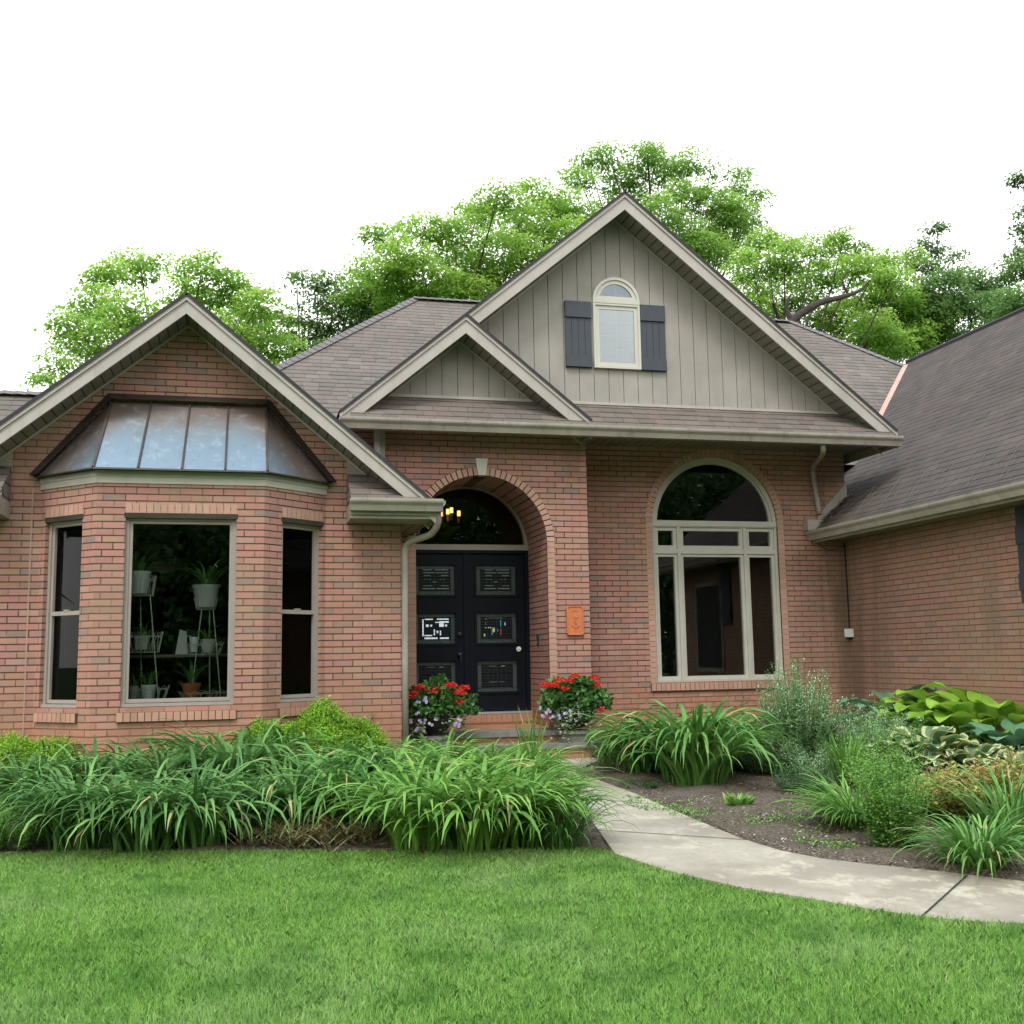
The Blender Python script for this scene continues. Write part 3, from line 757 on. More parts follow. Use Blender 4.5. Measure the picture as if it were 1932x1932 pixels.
for a, b in cols:
    bars(mb, o, XA, YA, a, b, H2 + .03, H1, .048, .048, .115); bars(mb, o, XA, YA, a, b, wz0 + .03, H2 - .03, .04, .048, .115)
big = part('arched_window', mb, 'frame')
for a, b in cols:
    for z0, z1 in ((H2 + .07, H1 - .04), (wz0 + .065, H2 - .065)):
        mb = MB(); obox(mb, o, XA, YA, a + .035, b - .035, z0, z1, .088, .092); part('pane', mb, 'glass', big)
mb = MB(); halfdisc(mb, wc, wzs + .03, wr - .08, MY + .09); part('pane', mb, 'glass', big)

# ---- main eave: gutter, soffit, pent strip
mb = MB(); kgutter(mb, (1.02, 12.26, 2.725), (8.15, 12.26, 2.725), (0, -1, 0)); part('gutter', mb, 'trimdk')
mb = MB(); mb.box(1.03, 8.14, 12.262, 12.29, 2.60, 2.72); mb.box(8.115, 8.142, 12.291, 17.0, 2.60, 2.80)
part('fascia', mb, 'trimdk')
mb = MB(); mb.poly([(1.03, 12.29, 2.705), (8.11, 12.29, 2.705), (8.11, 13.28, 2.705), (1.03, 13.28, 2.705)], uv=[(0, 0), (7.1, 0), (7.1, 1), (0, 1)])
mb.poly([(7.95, 13.28, 2.705), (8.11, 13.28, 2.705), (8.11, 17, 2.705), (7.95, 17, 2.705)], uv=[(0, 0), (0, .1), (3.7, .1), (3.7, 0)])
part('soffit', mb, 'soffit')
SY = 12.66
mb = MB(); q = [(1.15, 12.20, 2.735), (8.05, 12.20, 2.735), (8.05, SY, 3.10), (1.15, SY, 3.10)]; mb.poly(q, uv=[(0, .06), (6.9, .06), (6.9, .65), (0, .65)])
mb.poly([(1.15, 12.20, 2.715), (8.05, 12.20, 2.715), (8.05, 12.20, 2.735), (1.15, 12.20, 2.735)])
part('pent_roof', mb, 'shingle')
mb = MB(); mb.box(1.5, 7.75, SY - .035, SY - .006, 3.085, 3.12); part('base_trim', mb, 'trim')
# ---- siding boards clipped to the gable triangle
GA = (4.53, 5.72); GLx, GLz, GRx, GRz = 1.03, 2.80, 8.14, 2.81
ML, MR = (GA[1] - GLz) / (GA[0] - GLx), (GA[1] - GRz) / (GRx - GA[0])
def gtop(X): return GA[1] - .20 - (ML * (GA[0] - X) if X < GA[0] else MR * (X - GA[0]))
mb = MB(); bk = MB(); bk.poly([(1.2, SY + .012, 2.9), (8.0, SY + .012, 2.9), (GA[0], SY + .012, GA[1] - .1)])
part('siding_backing', bk, 'dark')
X = 1.32; PW = .192
gw = [at((1600 + x/4.293)/1.5528, (750 + y/4.293)/1.5528, SY) for x, y in ((575, 568), (1195, 1450), (1150, 590), (600, 1440), (860, 215))]
gwx0, gwx1 = (gw[0].x + gw[3].x)/2, (gw[1].x + gw[2].x)/2; gwz0 = gw[1].z + .01; gwzs = (gw[0].z + gw[2].z)/2; gwc = (gwx0 + gwx1)/2; gwr = (gwx1 - gwx0)/2
while X < 8.0:
    a, b = X, X + PW - .007
    pts = [(a, 3.10), (b, 3.10)]; top = [(b, gtop(b))] + ([(GA[0], gtop(GA[0]))] if a < GA[0] < b else []) + [(a, gtop(a))]
    top = [(x, max(z, 3.10)) for x, z in top]
    if max(z for _, z in top) > 3.11:
        mb.prism([(x, SY, z) for x, z in pts + top], (0, .010, 0))
    X += PW
part('gable_siding', mb, 'siding')
gable('main_', GA[0], GA[1], GLx, GLz, GRx, GRz, 12.28, 18.2, SY, h=.225)
# small front gable: right rake only (the left one is the big gable's own)
sx, sz = 2.50, GA[1] - ML * (GA[0] - 2.50)
gable('small_', sx, sz, 0, 0, 4.02, 2.80, 12.277, SY, SY, h=.225, left=False)
# ---- gable window + shutters
mb = MB(); yo = SY
halfring(mb, gwc, gwzs, gwr - .035, gwr, yo - .045, yo + .01); halfring(mb, gwc, gwzs, gwr - .085, gwr - .034, yo - .030, yo + .01)
obox(mb, (0, yo, 0), XA, YA, gwx0, gwx1, gwzs - .035, gwzs + .02, -.05, .01)
obox(mb, (0, yo, 0), XA, YA, gwx0 + .03, gwx1 - .03, gwzs + .02, gwzs + .06, -.034, .01)
bars(mb, (0, yo, 0), XA, YA, gwx0, gwx1, gwz0, gwzs - .035, .028, -.045, .01); bars(mb, (0, yo, 0), XA, YA, gwx0 + .026, gwx1 - .026, gwz0 + .026, gwzs - .061, .05, -.028, .01)
gwin = part('gable_window', mb, 'framecream')
M['tone'] = mat_plain('painted_sky_reflection', (.60, .78, 1.0), .35, .05, 2, .05)  # pale blue colour stands in for the sky reflected in this window
M['muntin'] = mat_plain('white_muntin', (.95, .98, 1), .5, .02)
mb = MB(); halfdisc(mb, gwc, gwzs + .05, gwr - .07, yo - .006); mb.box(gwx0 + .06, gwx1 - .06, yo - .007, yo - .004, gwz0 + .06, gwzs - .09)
part('sky_reflection_panel', mb, 'tone', gwin)
mb = MB(); mb.box(gwc - .006, gwc + .006, yo - .013, yo - .009, gwz0 + .07, gwzs - .1); mb.box(gwc - .006, gwc + .006, yo - .013, yo - .009, gwzs + .06, gwzs + gwr - .07)
for k in (1, 2, 3): z = gwz0 + .07 + (gwzs - .17 - gwz0) * k / 4; mb.box(gwx0 + .07, gwx1 - .07, yo - .0135, yo - .0095, z - .005, z + .005)
part('muntin', mb, 'muntin', gwin)
mb = MB(); halfdisc(mb, gwc, gwzs + .05, gwr - .07, yo - .018); mb.box(gwx0 + .07, gwx1 - .07, yo - .020, yo - .017, gwz0 + .07, gwzs - .10)
M['glasssky'] = mat_glass('sky_reflecting_glass', 2.1); part('pane', mb, 'glasssky', gwin)
for (xa, ya, xb, yb) in ((232, 560, 585, 1405), (1172, 612, 1520, 1452)):
    p, q = at((1600 + xa/4.293)/1.5528, (750 + ya/4.293)/1.5528, SY - .03), at((1600 + xb/4.293)/1.5528, (750 + yb/4.293)/1.5528, SY - .03)
    mb = MB(); n = 4; w = (q.x - p.x) / n
    for k in range(n): mb.box(p.x + k*w, p.x + (k+1)*w - .004, SY - .028, SY - .004, q.z, p.z)
    H = p.z - q.z; zz = p.z - .245 * H
    shb = part('shutter', mb, 'navy')
    for za, zb_ in ((zz, p.z - .002), (q.z + .004, q.z + .18*H)):
        mb = MB(); mb.box(p.x + .002, q.x - .006, SY - .05, SY - .0285, za, zb_); part('batten', mb, 'navy', shb)

# ---- downspout 2, right of arched window
mb = MB(); a_ = [at(*q, Y) for q, Y in (((1551, 832), 12.30), ((1553, 850), 12.32), ((1548, 862), 12.7), ((1535, 880), 13.15), ((1536, 905), 13.235), ((1546, 970), 13.24))]
flatspout(mb, smooth_path(a_)); part('downspout', mb, 'trimdk', smooth=True)

# ---- garage wing
GX, GE = 7.9, 7.4; GS = .83
def groof(X): return 1.63 + GS * (X - GE)
mb = MB(); panel(mb, rect(-MY, -7.8, ZG, 1.52), [], (GX, 0, 0), -YA, XA)
part('wall', mb, 'brick')
mb = MB(); panel(mb, [(GX, ZG), (15.6, ZG), (15.6, 1.5), (11.74, 4.9), (GX, 1.75)], [], (0, 7.8, 0), XA, YA); part('wall', mb, 'brick')
mb = MB(); RX = 11.74; Lg = (RX - GE) * math.hypot(1, GS)
def gp(X, Y): return (X, Y, groof(X))
Lx = lambda X: (X - GE) * math.hypot(1, GS)
mb.poly([gp(GE, 7.4), gp(GE, MY - .01), gp(7.945, MY - .01), gp(7.945, 17.2), gp(RX, 17.2), gp(RX, 7.4)], uv=[(7.4, 0), (MY, 0), (MY, Lx(7.945)), (17.2, Lx(7.945)), (17.2, Lg), (7.4, Lg)])
mb.poly([(RX, 7.4, groof(RX)), (RX, 21, groof(RX)), (16.2, 21, 1.6), (16.2, 7.4, 1.6)], uv=[(0, Lg), (16, Lg), (16, 0), (0, 0)])
groof_o = part('garage_roof', mb, 'shingle2')
mb = MB(); mb.tube([(RX, 7.4, groof(RX) + .01), (RX, 17.25, groof(RX) + .01)], .045, 6); part('ridge_vent', mb, 'capdark', groof_o)
gutter_y = MY - .02
mb = MB(); kgutter(mb, (GE + .015, gutter_y, 1.615), (GE + .015, 7.4, 1.615), (-1, 0, 0)); part('gutter', mb, 'trimdk')
mb = MB(); mb.box(GE + .016, GE + .04, 7.4, gutter_y, 1.46, 1.60); mb.box(7.29, 7.56, MY - .13, MY - .002, 1.62, 1.76)
part('fascia', mb, 'trimdk')
mb = MB(); mb.poly([(GE + .04, 7.4, 1.50), (GX, 7.4, 1.50), (GX, MY, 1.50), (GE + .04, MY, 1.50)], uv=[(0, 0), (0, .5), (8.8, .5), (8.8, 0)]); part('soffit', mb, 'soffit')
# rake board where the garage roof meets the main wall
mb = MB(); mb.prism([(7.50, MY - .03, groof(7.50) + .0), (7.955, MY - .03, groof(7.955)), (7.955, MY - .03, groof(7.955) + .20), (7.50, MY - .03, groof(7.50) + .12)], (0, .028, 0)); part('wall_flashing', mb, 'trimdk')
# heating cable zig-zag on the lower roof
mb = MB(); pts = []; y = 12.9
while y > 8: pts.append((GE + .12, y, groof(GE + .12) + .012)); pts.append((GE + .62, y - .25, groof(GE + .62) + .012)); y -= .55
mb.tube(pts, .0035, 5); mb.tube([(GE + .05, 13.1, groof(GE + .05) + .012), (GE + .05, 8, groof(GE + .05) + .012)], .0035, 5)
part('heating_cable', mb, 'cable', groof_o)
# leaf litter in the valley corner
mb = MB()
for k in range(70):
    f = R.random(); X = 7.46 + f * .5; Y = MY - .05 - abs(R.gauss(0, .10)); z = groof(X) + .012 + R.random()*.02
    a = R.random()*6.28; s_ = R.uniform(.012, .03); mb.poly([(X + s_*math.cos(a+j*1.57), Y + s_*math.sin(a+j*1.57), z + R.uniform(0, .012)) for j in range(4)])
t = NT('leaf_litter'); M['litter'] = t.done(t.bsdf(t.ramp(t.attr(), [(0, (.06, .03, .02)), (.5, (.2, .13, .08)), (.9, (.5, .45, .38))]), .9))
part('leaf_litter', mb, 'litter', groof_o)
# garage window shutter at the frame edge
mb = MB(); p = atX(1921, 1050, GX - .03); zt, zb = atX(1923, 957, GX - .03).z, atX(1926, 1137, GX - .03).z
for k in range(3): mb.box(GX - .03, GX - .004, p.y - .12*(k+1) + .004, p.y - .12*k, zb, zt)
g = part('shutter', mb, 'navy')
for za, zb_ in ((zt - .38, zt - .2), (zb + .12, zb + .3)):
    mb = MB(); mb.box(GX - .05, GX - .031, p.y - .356, p.y - .002, za, zb_); part('batten', mb, 'navy', g)

mb = MB(); mb.box(GX - .02, GX - .002, 8.35, 9.48, -.3, 1.25); gwn = part('garage_window', mb, 'frame2'); mb = MB(); mb.box(GX - .026, GX - .021, 8.42, 9.41, -.22, 1.18); part('pane', mb, 'black', gwn)

# ---- main hip roof behind
def hipz(Y): return 5.16 - .83 * (17.18 - Y)
L1 = math.hypot(1, .83)
mb = MB(); rl, rr_, ry = 2.84, 10.2, 18.6; rz = hipz(ry); ey = 14.25; ez = hipz(ey); d = ry - ey
v_ = lambda Y: (Y - ey) * L1
mb.poly([(rl - d, ey, ez), (11.74 - (17.18 - ey), ey, ez), (11.74, 17.18, hipz(17.18)), (11.62, 17.18, hipz(17.18)), (rr_, ry, rz), (rl, ry, rz)],
        uv=[(rl - d, 0), (8.81, 0), (11.74, v_(17.18)), (11.62, v_(17.18)), (rr_, v_(ry)), (rl, v_(ry))])
mb.poly([(rl, ry, rz), (rl - d, ry + d, ez), (rl - d, ey, ez)], uv=[(ry, v_(ry)), (ry + d, 0), (ry - d, 0)])
mb.poly([(rl, ry, rz), (rr_, ry, rz), (rr_ + d, ry + d, ez), (rl - d, ry + d, ez)], uv=[(0, 5), (7, 5), (11, 0), (-4, 0)])
mb.poly([(rr_, ry, rz), (11.62, 17.18, hipz(17.18)), (rr_ + d, ry + d, ez)], uv=[(0, 5), (1, 3), (4, 0)])
hip = part('hip_roof', mb, 'shingle')
mb = MB()
def caps(a, b, w=.13, step=.145):
    a, b = Vector(a), Vector(b); L = (b - a).length; d = (b - a).normalized(); s_ = d.cross(Vector((0, 0, 1))).normalized(); n = int(L / step)
    for k in range(n):
        p = a + d * (k * step); q = p + d * (step * 1.25); up0, up1 = Vector((0, 0, .028)), Vector((0, 0, .014))
        for sg in (1, -1): mb.poly([p + up0, q + up1, q + s_*sg*w + up1 - Vector((0, 0, .07)), p + s_*sg*w + up0 - Vector((0, 0, .07))])
caps((rl - d, ey, ez), (rl, ry, rz)); caps((rl, ry, rz + .01), (rr_, ry, rz + .01)); caps((11.62, 17.18, hipz(17.18)), (rr_, ry, rz))
caps((12.2, 16.6, 4.72), (11.70, 17.2, 5.2))
part('ridge_cap', mb, 'cap', hip)
mb = MB()
for k in range(24):
    t0, t1 = k * .11, (k + 1) * .11
    P = lambda t_, s_: Vector((11.72 - t_, 17.16 - t_, hipz(17.16 - t_) + .016)) + (Vector((-.13, 0.0, .0)) if s_ < 0 else Vector((.0, -.13, .0)))
    mb.poly([P(t0, -1), P(t0, 1), P(t1, 1), P(t1, -1)])
part('valley_flashing', mb, 'copperbright', hip)
# left rear roof glimpsed past the wing
zr = at(10, 741, 15.0).z
mb = MB(); mb.poly([(-9, 15, zr), (-.7, 15, zr), (-.7, 11.9, zr - 3.1*.83), (-9, 11.9, zr - 3.1*.83)], uv=[(0, 4), (8.3, 4), (8.3, 0), (0, 0)]); mb.poly([(-9, 15, zr), (-9, 18, zr - 2.5), (-.7, 18, zr - 2.5), (-.7, 15, zr)])
lr = part('side_roof', mb, 'shingle'); mb = MB(); caps((-9, 15, zr + .01), (-.7, 15, zr + .01)); part('ridge_cap', mb, 'cap', lr)

# ---- interior shells (dark rooms behind the glass)
def room(x0, x1, y0, y1, z0, z1, name, skip_front=True):
    mb = MB(); p = lambda i, j, k: ((x0, x1)[i], (y0, y1)[j], (z0, z1)[k])
    for q in (((1,1,0),(0,1,0),(0,1,1),(1,1,1)), ((0,1,0),(0,0,0),(0,0,1),(0,1,1)), ((1,0,0),(1,1,0),(1,1,1),(1,0,1)), ((0,0,1),(1,0,1),(1,1,1),(0,1,1)), ((0,1,0),(1,1,0),(1,0,0),(0,0,0))):
        mb.poly([p(*i) for i in q])
    return part(name, mb, 'room')
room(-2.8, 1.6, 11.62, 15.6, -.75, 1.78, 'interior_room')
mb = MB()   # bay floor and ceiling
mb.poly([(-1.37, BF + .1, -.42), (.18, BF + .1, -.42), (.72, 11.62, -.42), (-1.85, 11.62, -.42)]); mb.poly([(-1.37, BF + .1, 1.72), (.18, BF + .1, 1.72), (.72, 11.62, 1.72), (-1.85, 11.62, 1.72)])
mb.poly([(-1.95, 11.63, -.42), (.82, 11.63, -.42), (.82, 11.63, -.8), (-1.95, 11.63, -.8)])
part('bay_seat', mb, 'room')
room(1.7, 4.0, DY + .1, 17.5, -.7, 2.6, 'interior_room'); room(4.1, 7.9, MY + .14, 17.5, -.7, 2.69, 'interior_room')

# ================================================================= THINGS ON AND IN THE HOUSE
# terracotta plaque
p0, p1 = at(1069, 1143, PY - .03), at(1102, 1198, PY - .03)
pl = thing('wall_plaque', 'orange terracotta plaque with raised tulip relief hanging on the brick right of the entrance arch', 'plaque', ((p0.x + p1.x)/2, PY - .02, (p0.z + p1.z)/2))
mb = MB(); cx_, cz_, hw, hh, ct = (p0.x+p1.x)/2, (p0.z+p1.z)/2, (p1.x-p0.x)/2, (p0.z-p1.z)/2, .022
def octo(hw, hh, ct): return [(cx_ - hw + ct, cz_ - hh), (cx_ + hw - ct, cz_ - hh), (cx_ + hw, cz_ - hh + ct), (cx_ + hw, cz_ + hh - ct), (cx_ + hw - ct, cz_ + hh), (cx_ - hw + ct, cz_ + hh), (cx_ - hw, cz_ + hh - ct), (cx_ - hw, cz_ - hh + ct)]
mb.prism([(x, PY - .022, z) for x, z in octo(hw, hh, ct)], (0, .017, 0)); o1 = octo(hw, hh, ct); o2 = octo(hw - .012, hh - .012, ct)
for i in range(8):
    j = (i+1) % 8; mb.prism([(o1[i][0], PY - .030, o1[i][1]), (o1[j][0], PY - .030, o1[j][1]), (o2[j][0], PY - .030, o2[j][1]), (o2[i][0], PY - .030, o2[i][1])], (0, .0085, 0))
mb.build('tablet', M['terracotta'], pl)
mb = MB()
def petal(cx, cz, ang, L, w, y=PY - .024):
    d = Vector((math.cos(ang), 0, math.sin(ang))); s_ = Vector((-d.z, 0, d.x)); o = Vector((cx, y, cz)); up = Vector((0, -.008, 0))
    mid = o + d*L*.5
    mb.poly([o, mid + s_*w, mid + up]); mb.poly([mid + s_*w, o + d*L, mid + up]); mb.poly([o + d*L, mid - s_*w, mid + up]); mb.poly([mid - s_*w, o, mid + up])
mb.tube(smooth_path([(cx_ - .005, PY - .024, cz_ - .13), (cx_ + .003, PY - .026, cz_ - .05), (cx_ + .005, PY - .024, cz_ + .02)]), .004, 6)
for a, L in ((.9, .07), (2.2, .06), (1.5, .075)): petal(cx_ + .005, cz_ + .01, a, L, .013)
for a, L, q in ((2.4, .08, -.1), (.7, .08, -.1), (2.0, .06, -.05), (1.1, .05, -.06)): petal(cx_, cz_ + q, a, L, .009)
for a in (0, PI): petal(cx_, cz_ + .115, a, .04, .006)
mb.build('tulip_relief', M['terracotta'], pl)
# utility box
p = at(1604, 1194, 13.22)
ub = thing('utility_box', 'small white utility box fixed in the brick corner below a dark conduit', 'utility box', (7.86, 13.22, p.z))
mb = MB(); mb.box(7.815, 7.89, 13.17, 13.275, p.z - .055, p.z + .055); mb.build('casing', M['white'], ub)
mb = MB(); mb.tube([(7.885, 13.262, p.z + .05), (7.885, 13.262, 1.42), (7.86, 13.255, 1.46)], .009, 8); mb.tube(smooth_path([(7.885, 13.262, 1.42), (7.6, 13.2, 1.36), (7.40, 13.2, 1.50)]), .005, 6); mb.box(7.86, 7.895, 13.24, 13.27, p.z - .09, p.z - .056); mb.build('conduit', M['black'], ub)

# chandelier
t = NT('candle_glow'); em = t.n('ShaderNodeEmission'); em.inputs[0].default_value = (1, .50, .13, 1); em.inputs[1].default_value = 2.6; M['glow'] = t.done(em.outputs[0])
cy_ = 15.0
cc = at(836, 985, cy_)
ch = thing('chandelier', 'lit chandelier with amber candle tubes seen through the half-round transom', 'chandelier', (cc.x, cy_, cc.z))
mb = MB(); mb.tube([(cc.x + .28*math.cos(a), cy_ + .28*math.sin(a), cc.z - .07) for a in [2*PI*k/24 for k in range(25)]], .012, 6); mb.tube([(cc.x, cy_, cc.z - .07), (cc.x, cy_, 2.6)], .008, 6)
for k in range(3): a = k*PI/3; mb.tube([(cc.x + .28*math.cos(a), cy_ + .28*math.sin(a), cc.z - .07), (cc.x - .28*math.cos(a), cy_ - .28*math.sin(a), cc.z - .07)], .007, 5)
mb.build('ring_frame', M['black'], ch)
for i, (x, y) in enumerate(((1020, 1215), (1100, 1180), (1140, 1195), (1205, 1170), (1247, 1155), (1330, 1190))):
    q = at((1000 + x/3.864)/1.5528, (1200 + y/3.864)/1.5528, cy_ + (-.22, -.25, .1, .2, -.12, .05)[i]); mb = MB()
    mb.tube([(q.x, q.y, q.z - .12), (q.x, q.y, q.z + .01)], .021, 10); cd = mb.build('candle_tube', M['greypot'], ch)
    mb = MB(); mb.tube([(q.x, q.y, q.z - .02), (q.x, q.y, q.z + .055)], .023, 12); mb.build('glowing_shade', M['glow'], cd)

# ================================================================= PLANT GENERATORS
def strap_leaves(n, L=(.45, .8), W=(.018, .028), spread=1.0, droop=1.0, base_r=.09, seg=7, seed=0, lean=(0.15, 0.75)):
    """arching strap leaves as strips; returns V, F(quads), rnd"""
    g = np.random.default_rng(seed); V = []; Fq = []; C = []
    for i in range(n):
        az = g.uniform(0, 2*PI); l = g.uniform(*L); w = g.uniform(*W); a = g.uniform(*lean) * spread
        d = np.array([math.cos(az), math.sin(az), 0]); s = np.array([-d[1], d[0], 0]); tw = g.uniform(-.5, .5)
        p = d * g.uniform(0, base_r) + s * g.normal(0, base_r*.4); p[2] = 0; th = PI/2 - a*.55; bend = (g.uniform(1.6, 2.9) * droop) / seg
        c = g.random(); b = len(V)
        for k in range(seg + 1):
            f = k / seg; ww = w * (.75 + .5*f if f < .4 else .95*(1 - ((f-.4)/.6)**2.2) + .02) 
            sw = s*math.cos(tw*f) + np.array([0, 0, 1])*math.sin(tw*f)
            V.append(p - sw*ww*.5); V.append(p + np.array([0, 0, -ww*.22])); V.append(p + sw*ww*.5)
            step = l / seg; dirv = d*math.cos(th) + np.array([0, 0, 1])*math.sin(th); p = p + dirv*step
            th -= bend * (.35 + 1.3*f)
            if p[2] < .02: p = p.copy(); p[2] = .02
        tip = g.random() < .06
        for k in range(seg):
            q = b + 3*k; Fq += [(q, q+1, q+4, q+3), (q+1, q+2, q+5, q+4)]; cc_ = 1.0 if (tip and k >= seg - 2) else min(.96, c*.93 + .03*(k % 2)); C += [cc_, cc_] if n > 1 else [c, c]
    return np.array(V), np.array(Fq), np.array(C)
def leaf_quads(P, D, N, L, W, rnd):
    """diamond leaves: base P, direction D, normal N"""
    S = np.cross(D, N); S /= (np.linalg.norm(S, axis=1, keepdims=True) + 1e-9); L = L[:, None]; W = W[:, None]
    a = P; b = P + D*L*.45 + S*W*.5; c = P + D*L - N*L*.12; d = P + D*L*.45 - S*W*.5
    V = np.stack([a, b, c, d], 1).reshape(-1, 3); F = np.arange(len(V)).reshape(-1, 4)
    return V, F, rnd
def unit(a): return a / (np.linalg.norm(a, axis=1, keepdims=True) + 1e-9)
def merge(parts):
    V = []; F = []; C = []; o = 0
    for v, f, c in parts: V.append(v); F.append(f + o); C.append(c); o += len(v)
    return np.concatenate(V), np.concatenate(F), np.concatenate(C)
def sprig_bush(n, rx, ry, rz, L=(.05, .1), leafL=.02, leafW=.006, per=10, seed=0, top=True):
    """mound of short sprigs, each carrying small leaves"""
    g = np.random.default_rng(seed); u = unit(g.normal(size=(n, 3))); u[:, 2] = np.abs(u[:, 2])
    rr = g.uniform(.62, 1.04, (n, 1))**.6; wob = 1 + .13*np.sin(u[:, :1]*7 + seed) + .1*np.sin(u[:, 1:2]*9 + 2*seed)
    c = u * rr * wob * np.array([rx, ry, rz]); d = unit(u*.9 + g.normal(scale=.45, size=(n, 3)) + np.array([0, 0, .45])); l = g.uniform(*L, n)
    k = np.repeat(np.arange(n), per); f = np.tile(np.linspace(.05, 1, per), n)
    base = c[k] + d[k] * (l[k] * f)[:, None]; dd = unit(d[k]*.8 + g.normal(scale=.75, size=(n*per, 3))); nn = unit(g.normal(size=(n*per, 3)) + np.array([0, 0, .8]))
    tone = np.clip(rr[k, 0]*.75 + .25*f + g.normal(scale=.12, size=n*per) - .25, 0, 1)
    return leaf_quads(base, dd, nn, leafL * g.uniform(.7, 1.3, n*per), leafW * g.uniform(.7, 1.3, n*per), tone)
def stems_mesh(paths, r, n=5):
    mb = MB()
    for p in paths: mb.tube(p, [r*(1 - .6*i/(len(p)-1)) for i in range(len(p))], n, caps=False)
    return mb

G = lambda *c: c
M['lily'] = mat_leaf('daylily_leaf', [(0, (.06, .16, .035)), (.4, (.12, .28, .055)), (.8, (.19, .38, .085)), (.97, (.27, .45, .11)), (1, (.48, .40, .18))], .25, .5, .25, .2)
M['lilyb'] = mat_leaf('daylily_leaf_bluish', [(0, (.055, .14, .035)), (.5, (.115, .25, .06)), (.9, (.19, .36, .095)), (.985, (.24, .41, .12)), (1, (.46, .38, .17))], .25, .5, .25, .2)
M['lilyy'] = mat_leaf('daylily_leaf_yellowish', [(0, (.09, .21, .035)), (.5, (.17, .35, .06)), (.9, (.26, .46, .09)), (.975, (.34, .52, .12)), (1, (.50, .42, .18))], .3, .5, .25, .2)
M['dry'] = mat_leaf('dry_leaf', [(0, (.16, .10, .05)), (.5, (.38, .30, .15)), (.8, (.30, .36, .14)), (1, (.55, .46, .28))], .15, .7, .2, .1)
M['yew'] = mat_leaf('yew_tips', [(0, (.03, .07, .012)), (.3, (.11, .24, .025)), (.6, (.26, .48, .045)), (1, (.43, .63, .08))], .3, .55, .3, .15)
M['sage'] = mat_leaf('sage_leaf', [(0, (.16, .27, .12)), (.5, (.36, .52, .25)), (1, (.52, .68, .40))], .25, .65, .2, .15)
M['herb'] = mat_leaf('herb_leaf', [(0, (.08, .19, .03)), (.5, (.19, .39, .065)), (1, (.33, .54, .12))], .35, .5, .3, .15)
M['low'] = mat_leaf('low_foliage', [(0, (.03, .08, .03)), (.5, (.07, .16, .06)), (1, (.13, .26, .09))], .25, .55, .3, .15)
M['azalea'] = mat_leaf('azalea_leaf', [(0, (.08, .15, .03)), (.35, (.28, .38, .07)), (.62, (.48, .52, .11)), (.8, (.50, .30, .12)), (1, (.42, .18, .09))], .3, .5, .35, .1)
M['geranium'] = mat_leaf('geranium_leaf', [(0, (.03, .09, .02)), (.5, (.07, .18, .04)), (1, (.16, .32, .09))], .25, .5, .3, .15)
M['variegated'] = mat_leaf('variegated_leaf', [(0, (.08, .18, .06)), (.5, (.20, .32, .14)), (1, (.48, .52, .36))], .25, .5, .3, .15)
M['houseplant'] = mat_leaf('houseplant_leaf', [(0, (.07, .2, .05)), (.5, (.16, .36, .09)), (1, (.32, .54, .18))], .3, .4, .5, .1)

# ---- daylily clumps
protos = {}
def lily_proto(key, n, L, W, mat, seed, **k):
    V, Fq, C = strap_leaves(n, L, W, seed=seed, **k); me_o = npmesh('leaf_rosette', V, Fq, C, M[mat]); me = me_o.data; bpy.data.objects.remove(me_o); protos[key] = me
for i in range(3):
    lily_proto(('b', i), 215, (.62, 1.12), (.026, .044), 'lilyb', 20 + i, base_r=.20, droop=1.22, lean=(.1, .95), seg=9)
    lily_proto(('g', i), 215, (.6, 1.08), (.026, .044), 'lily', 30 + i, base_r=.20, droop=1.2, lean=(.1, .95), seg=9)
    lily_proto(('y', i), 225, (.6, 1.10), (.026, .044), 'lilyy', 40 + i, base_r=.20, droop=1.12, lean=(.08, .95), seg=9)
def place_mesh(name, me, p, rz, s, label, cat, group=None):
    o = bpy.data.objects.new(name, me); COL.objects.link(o); o.location = p; o.rotation_euler = (0, 0, rz); o.scale = (s[0], s[1], s[2]) if hasattr(s, '__len__') else (s, s, s)
    tag(o, label, cat, group); return o
ordn = ['first', 'second', 'third', 'fourth', 'fifth', 'sixth', 'seventh', 'eighth', 'ninth', 'tenth']
front = [(150, 1592, 'b', .92), (268, 1595, 'b', .98), (372, 1588, 'b', .95), (545, 1562, 'b', .95), (665, 1560, 'g', .92), (800, 1590, 'y', 1.0), (900, 1592, 'y', 1.02), (985, 1584, 'y', .92)]
middle = [(40, 1545, 'b', .9), (165, 1535, 'b', .95), (300, 1530, 'b', .95), (455, 1530, 'b', 1.0), (600, 1525, 'g', 1.02), (735, 1528, 'g', .95), (865, 1535, 'y', .92), (960, 1535, 'y', .84)]
back = [(95, 1490, 'b', .82), (240, 1485, 'b', .85), (400, 1488, 'g', .98), (545, 1485, 'g', .92), (690, 1480, 'g', .76), (830, 1485, 'y', .74), (925, 1485, 'y', .66)]
desc = {'b': 'blue-green', 'g': 'mid-green', 'y': 'yellow-green'}
for row, nm in ((front, 'front row by the lawn'), (middle, 'middle row'), (back, 'back row by the house')):
    for i, (x, y, k, s) in enumerate(row):
        p = gnd(x, y + 13 if row is front else y + 6); place_mesh('daylily_clump', protos[(k, R.randrange(3))], (p.x, p.y, p.z + .01), R.uniform(0, 6.28), (s, s, s * R.uniform(.82, 1.18)),
            '%s daylily clump with arching leaves, %s from left in the %s' % (desc[k], ordn[i], nm), 'daylily', 'daylily clumps in the left bed')
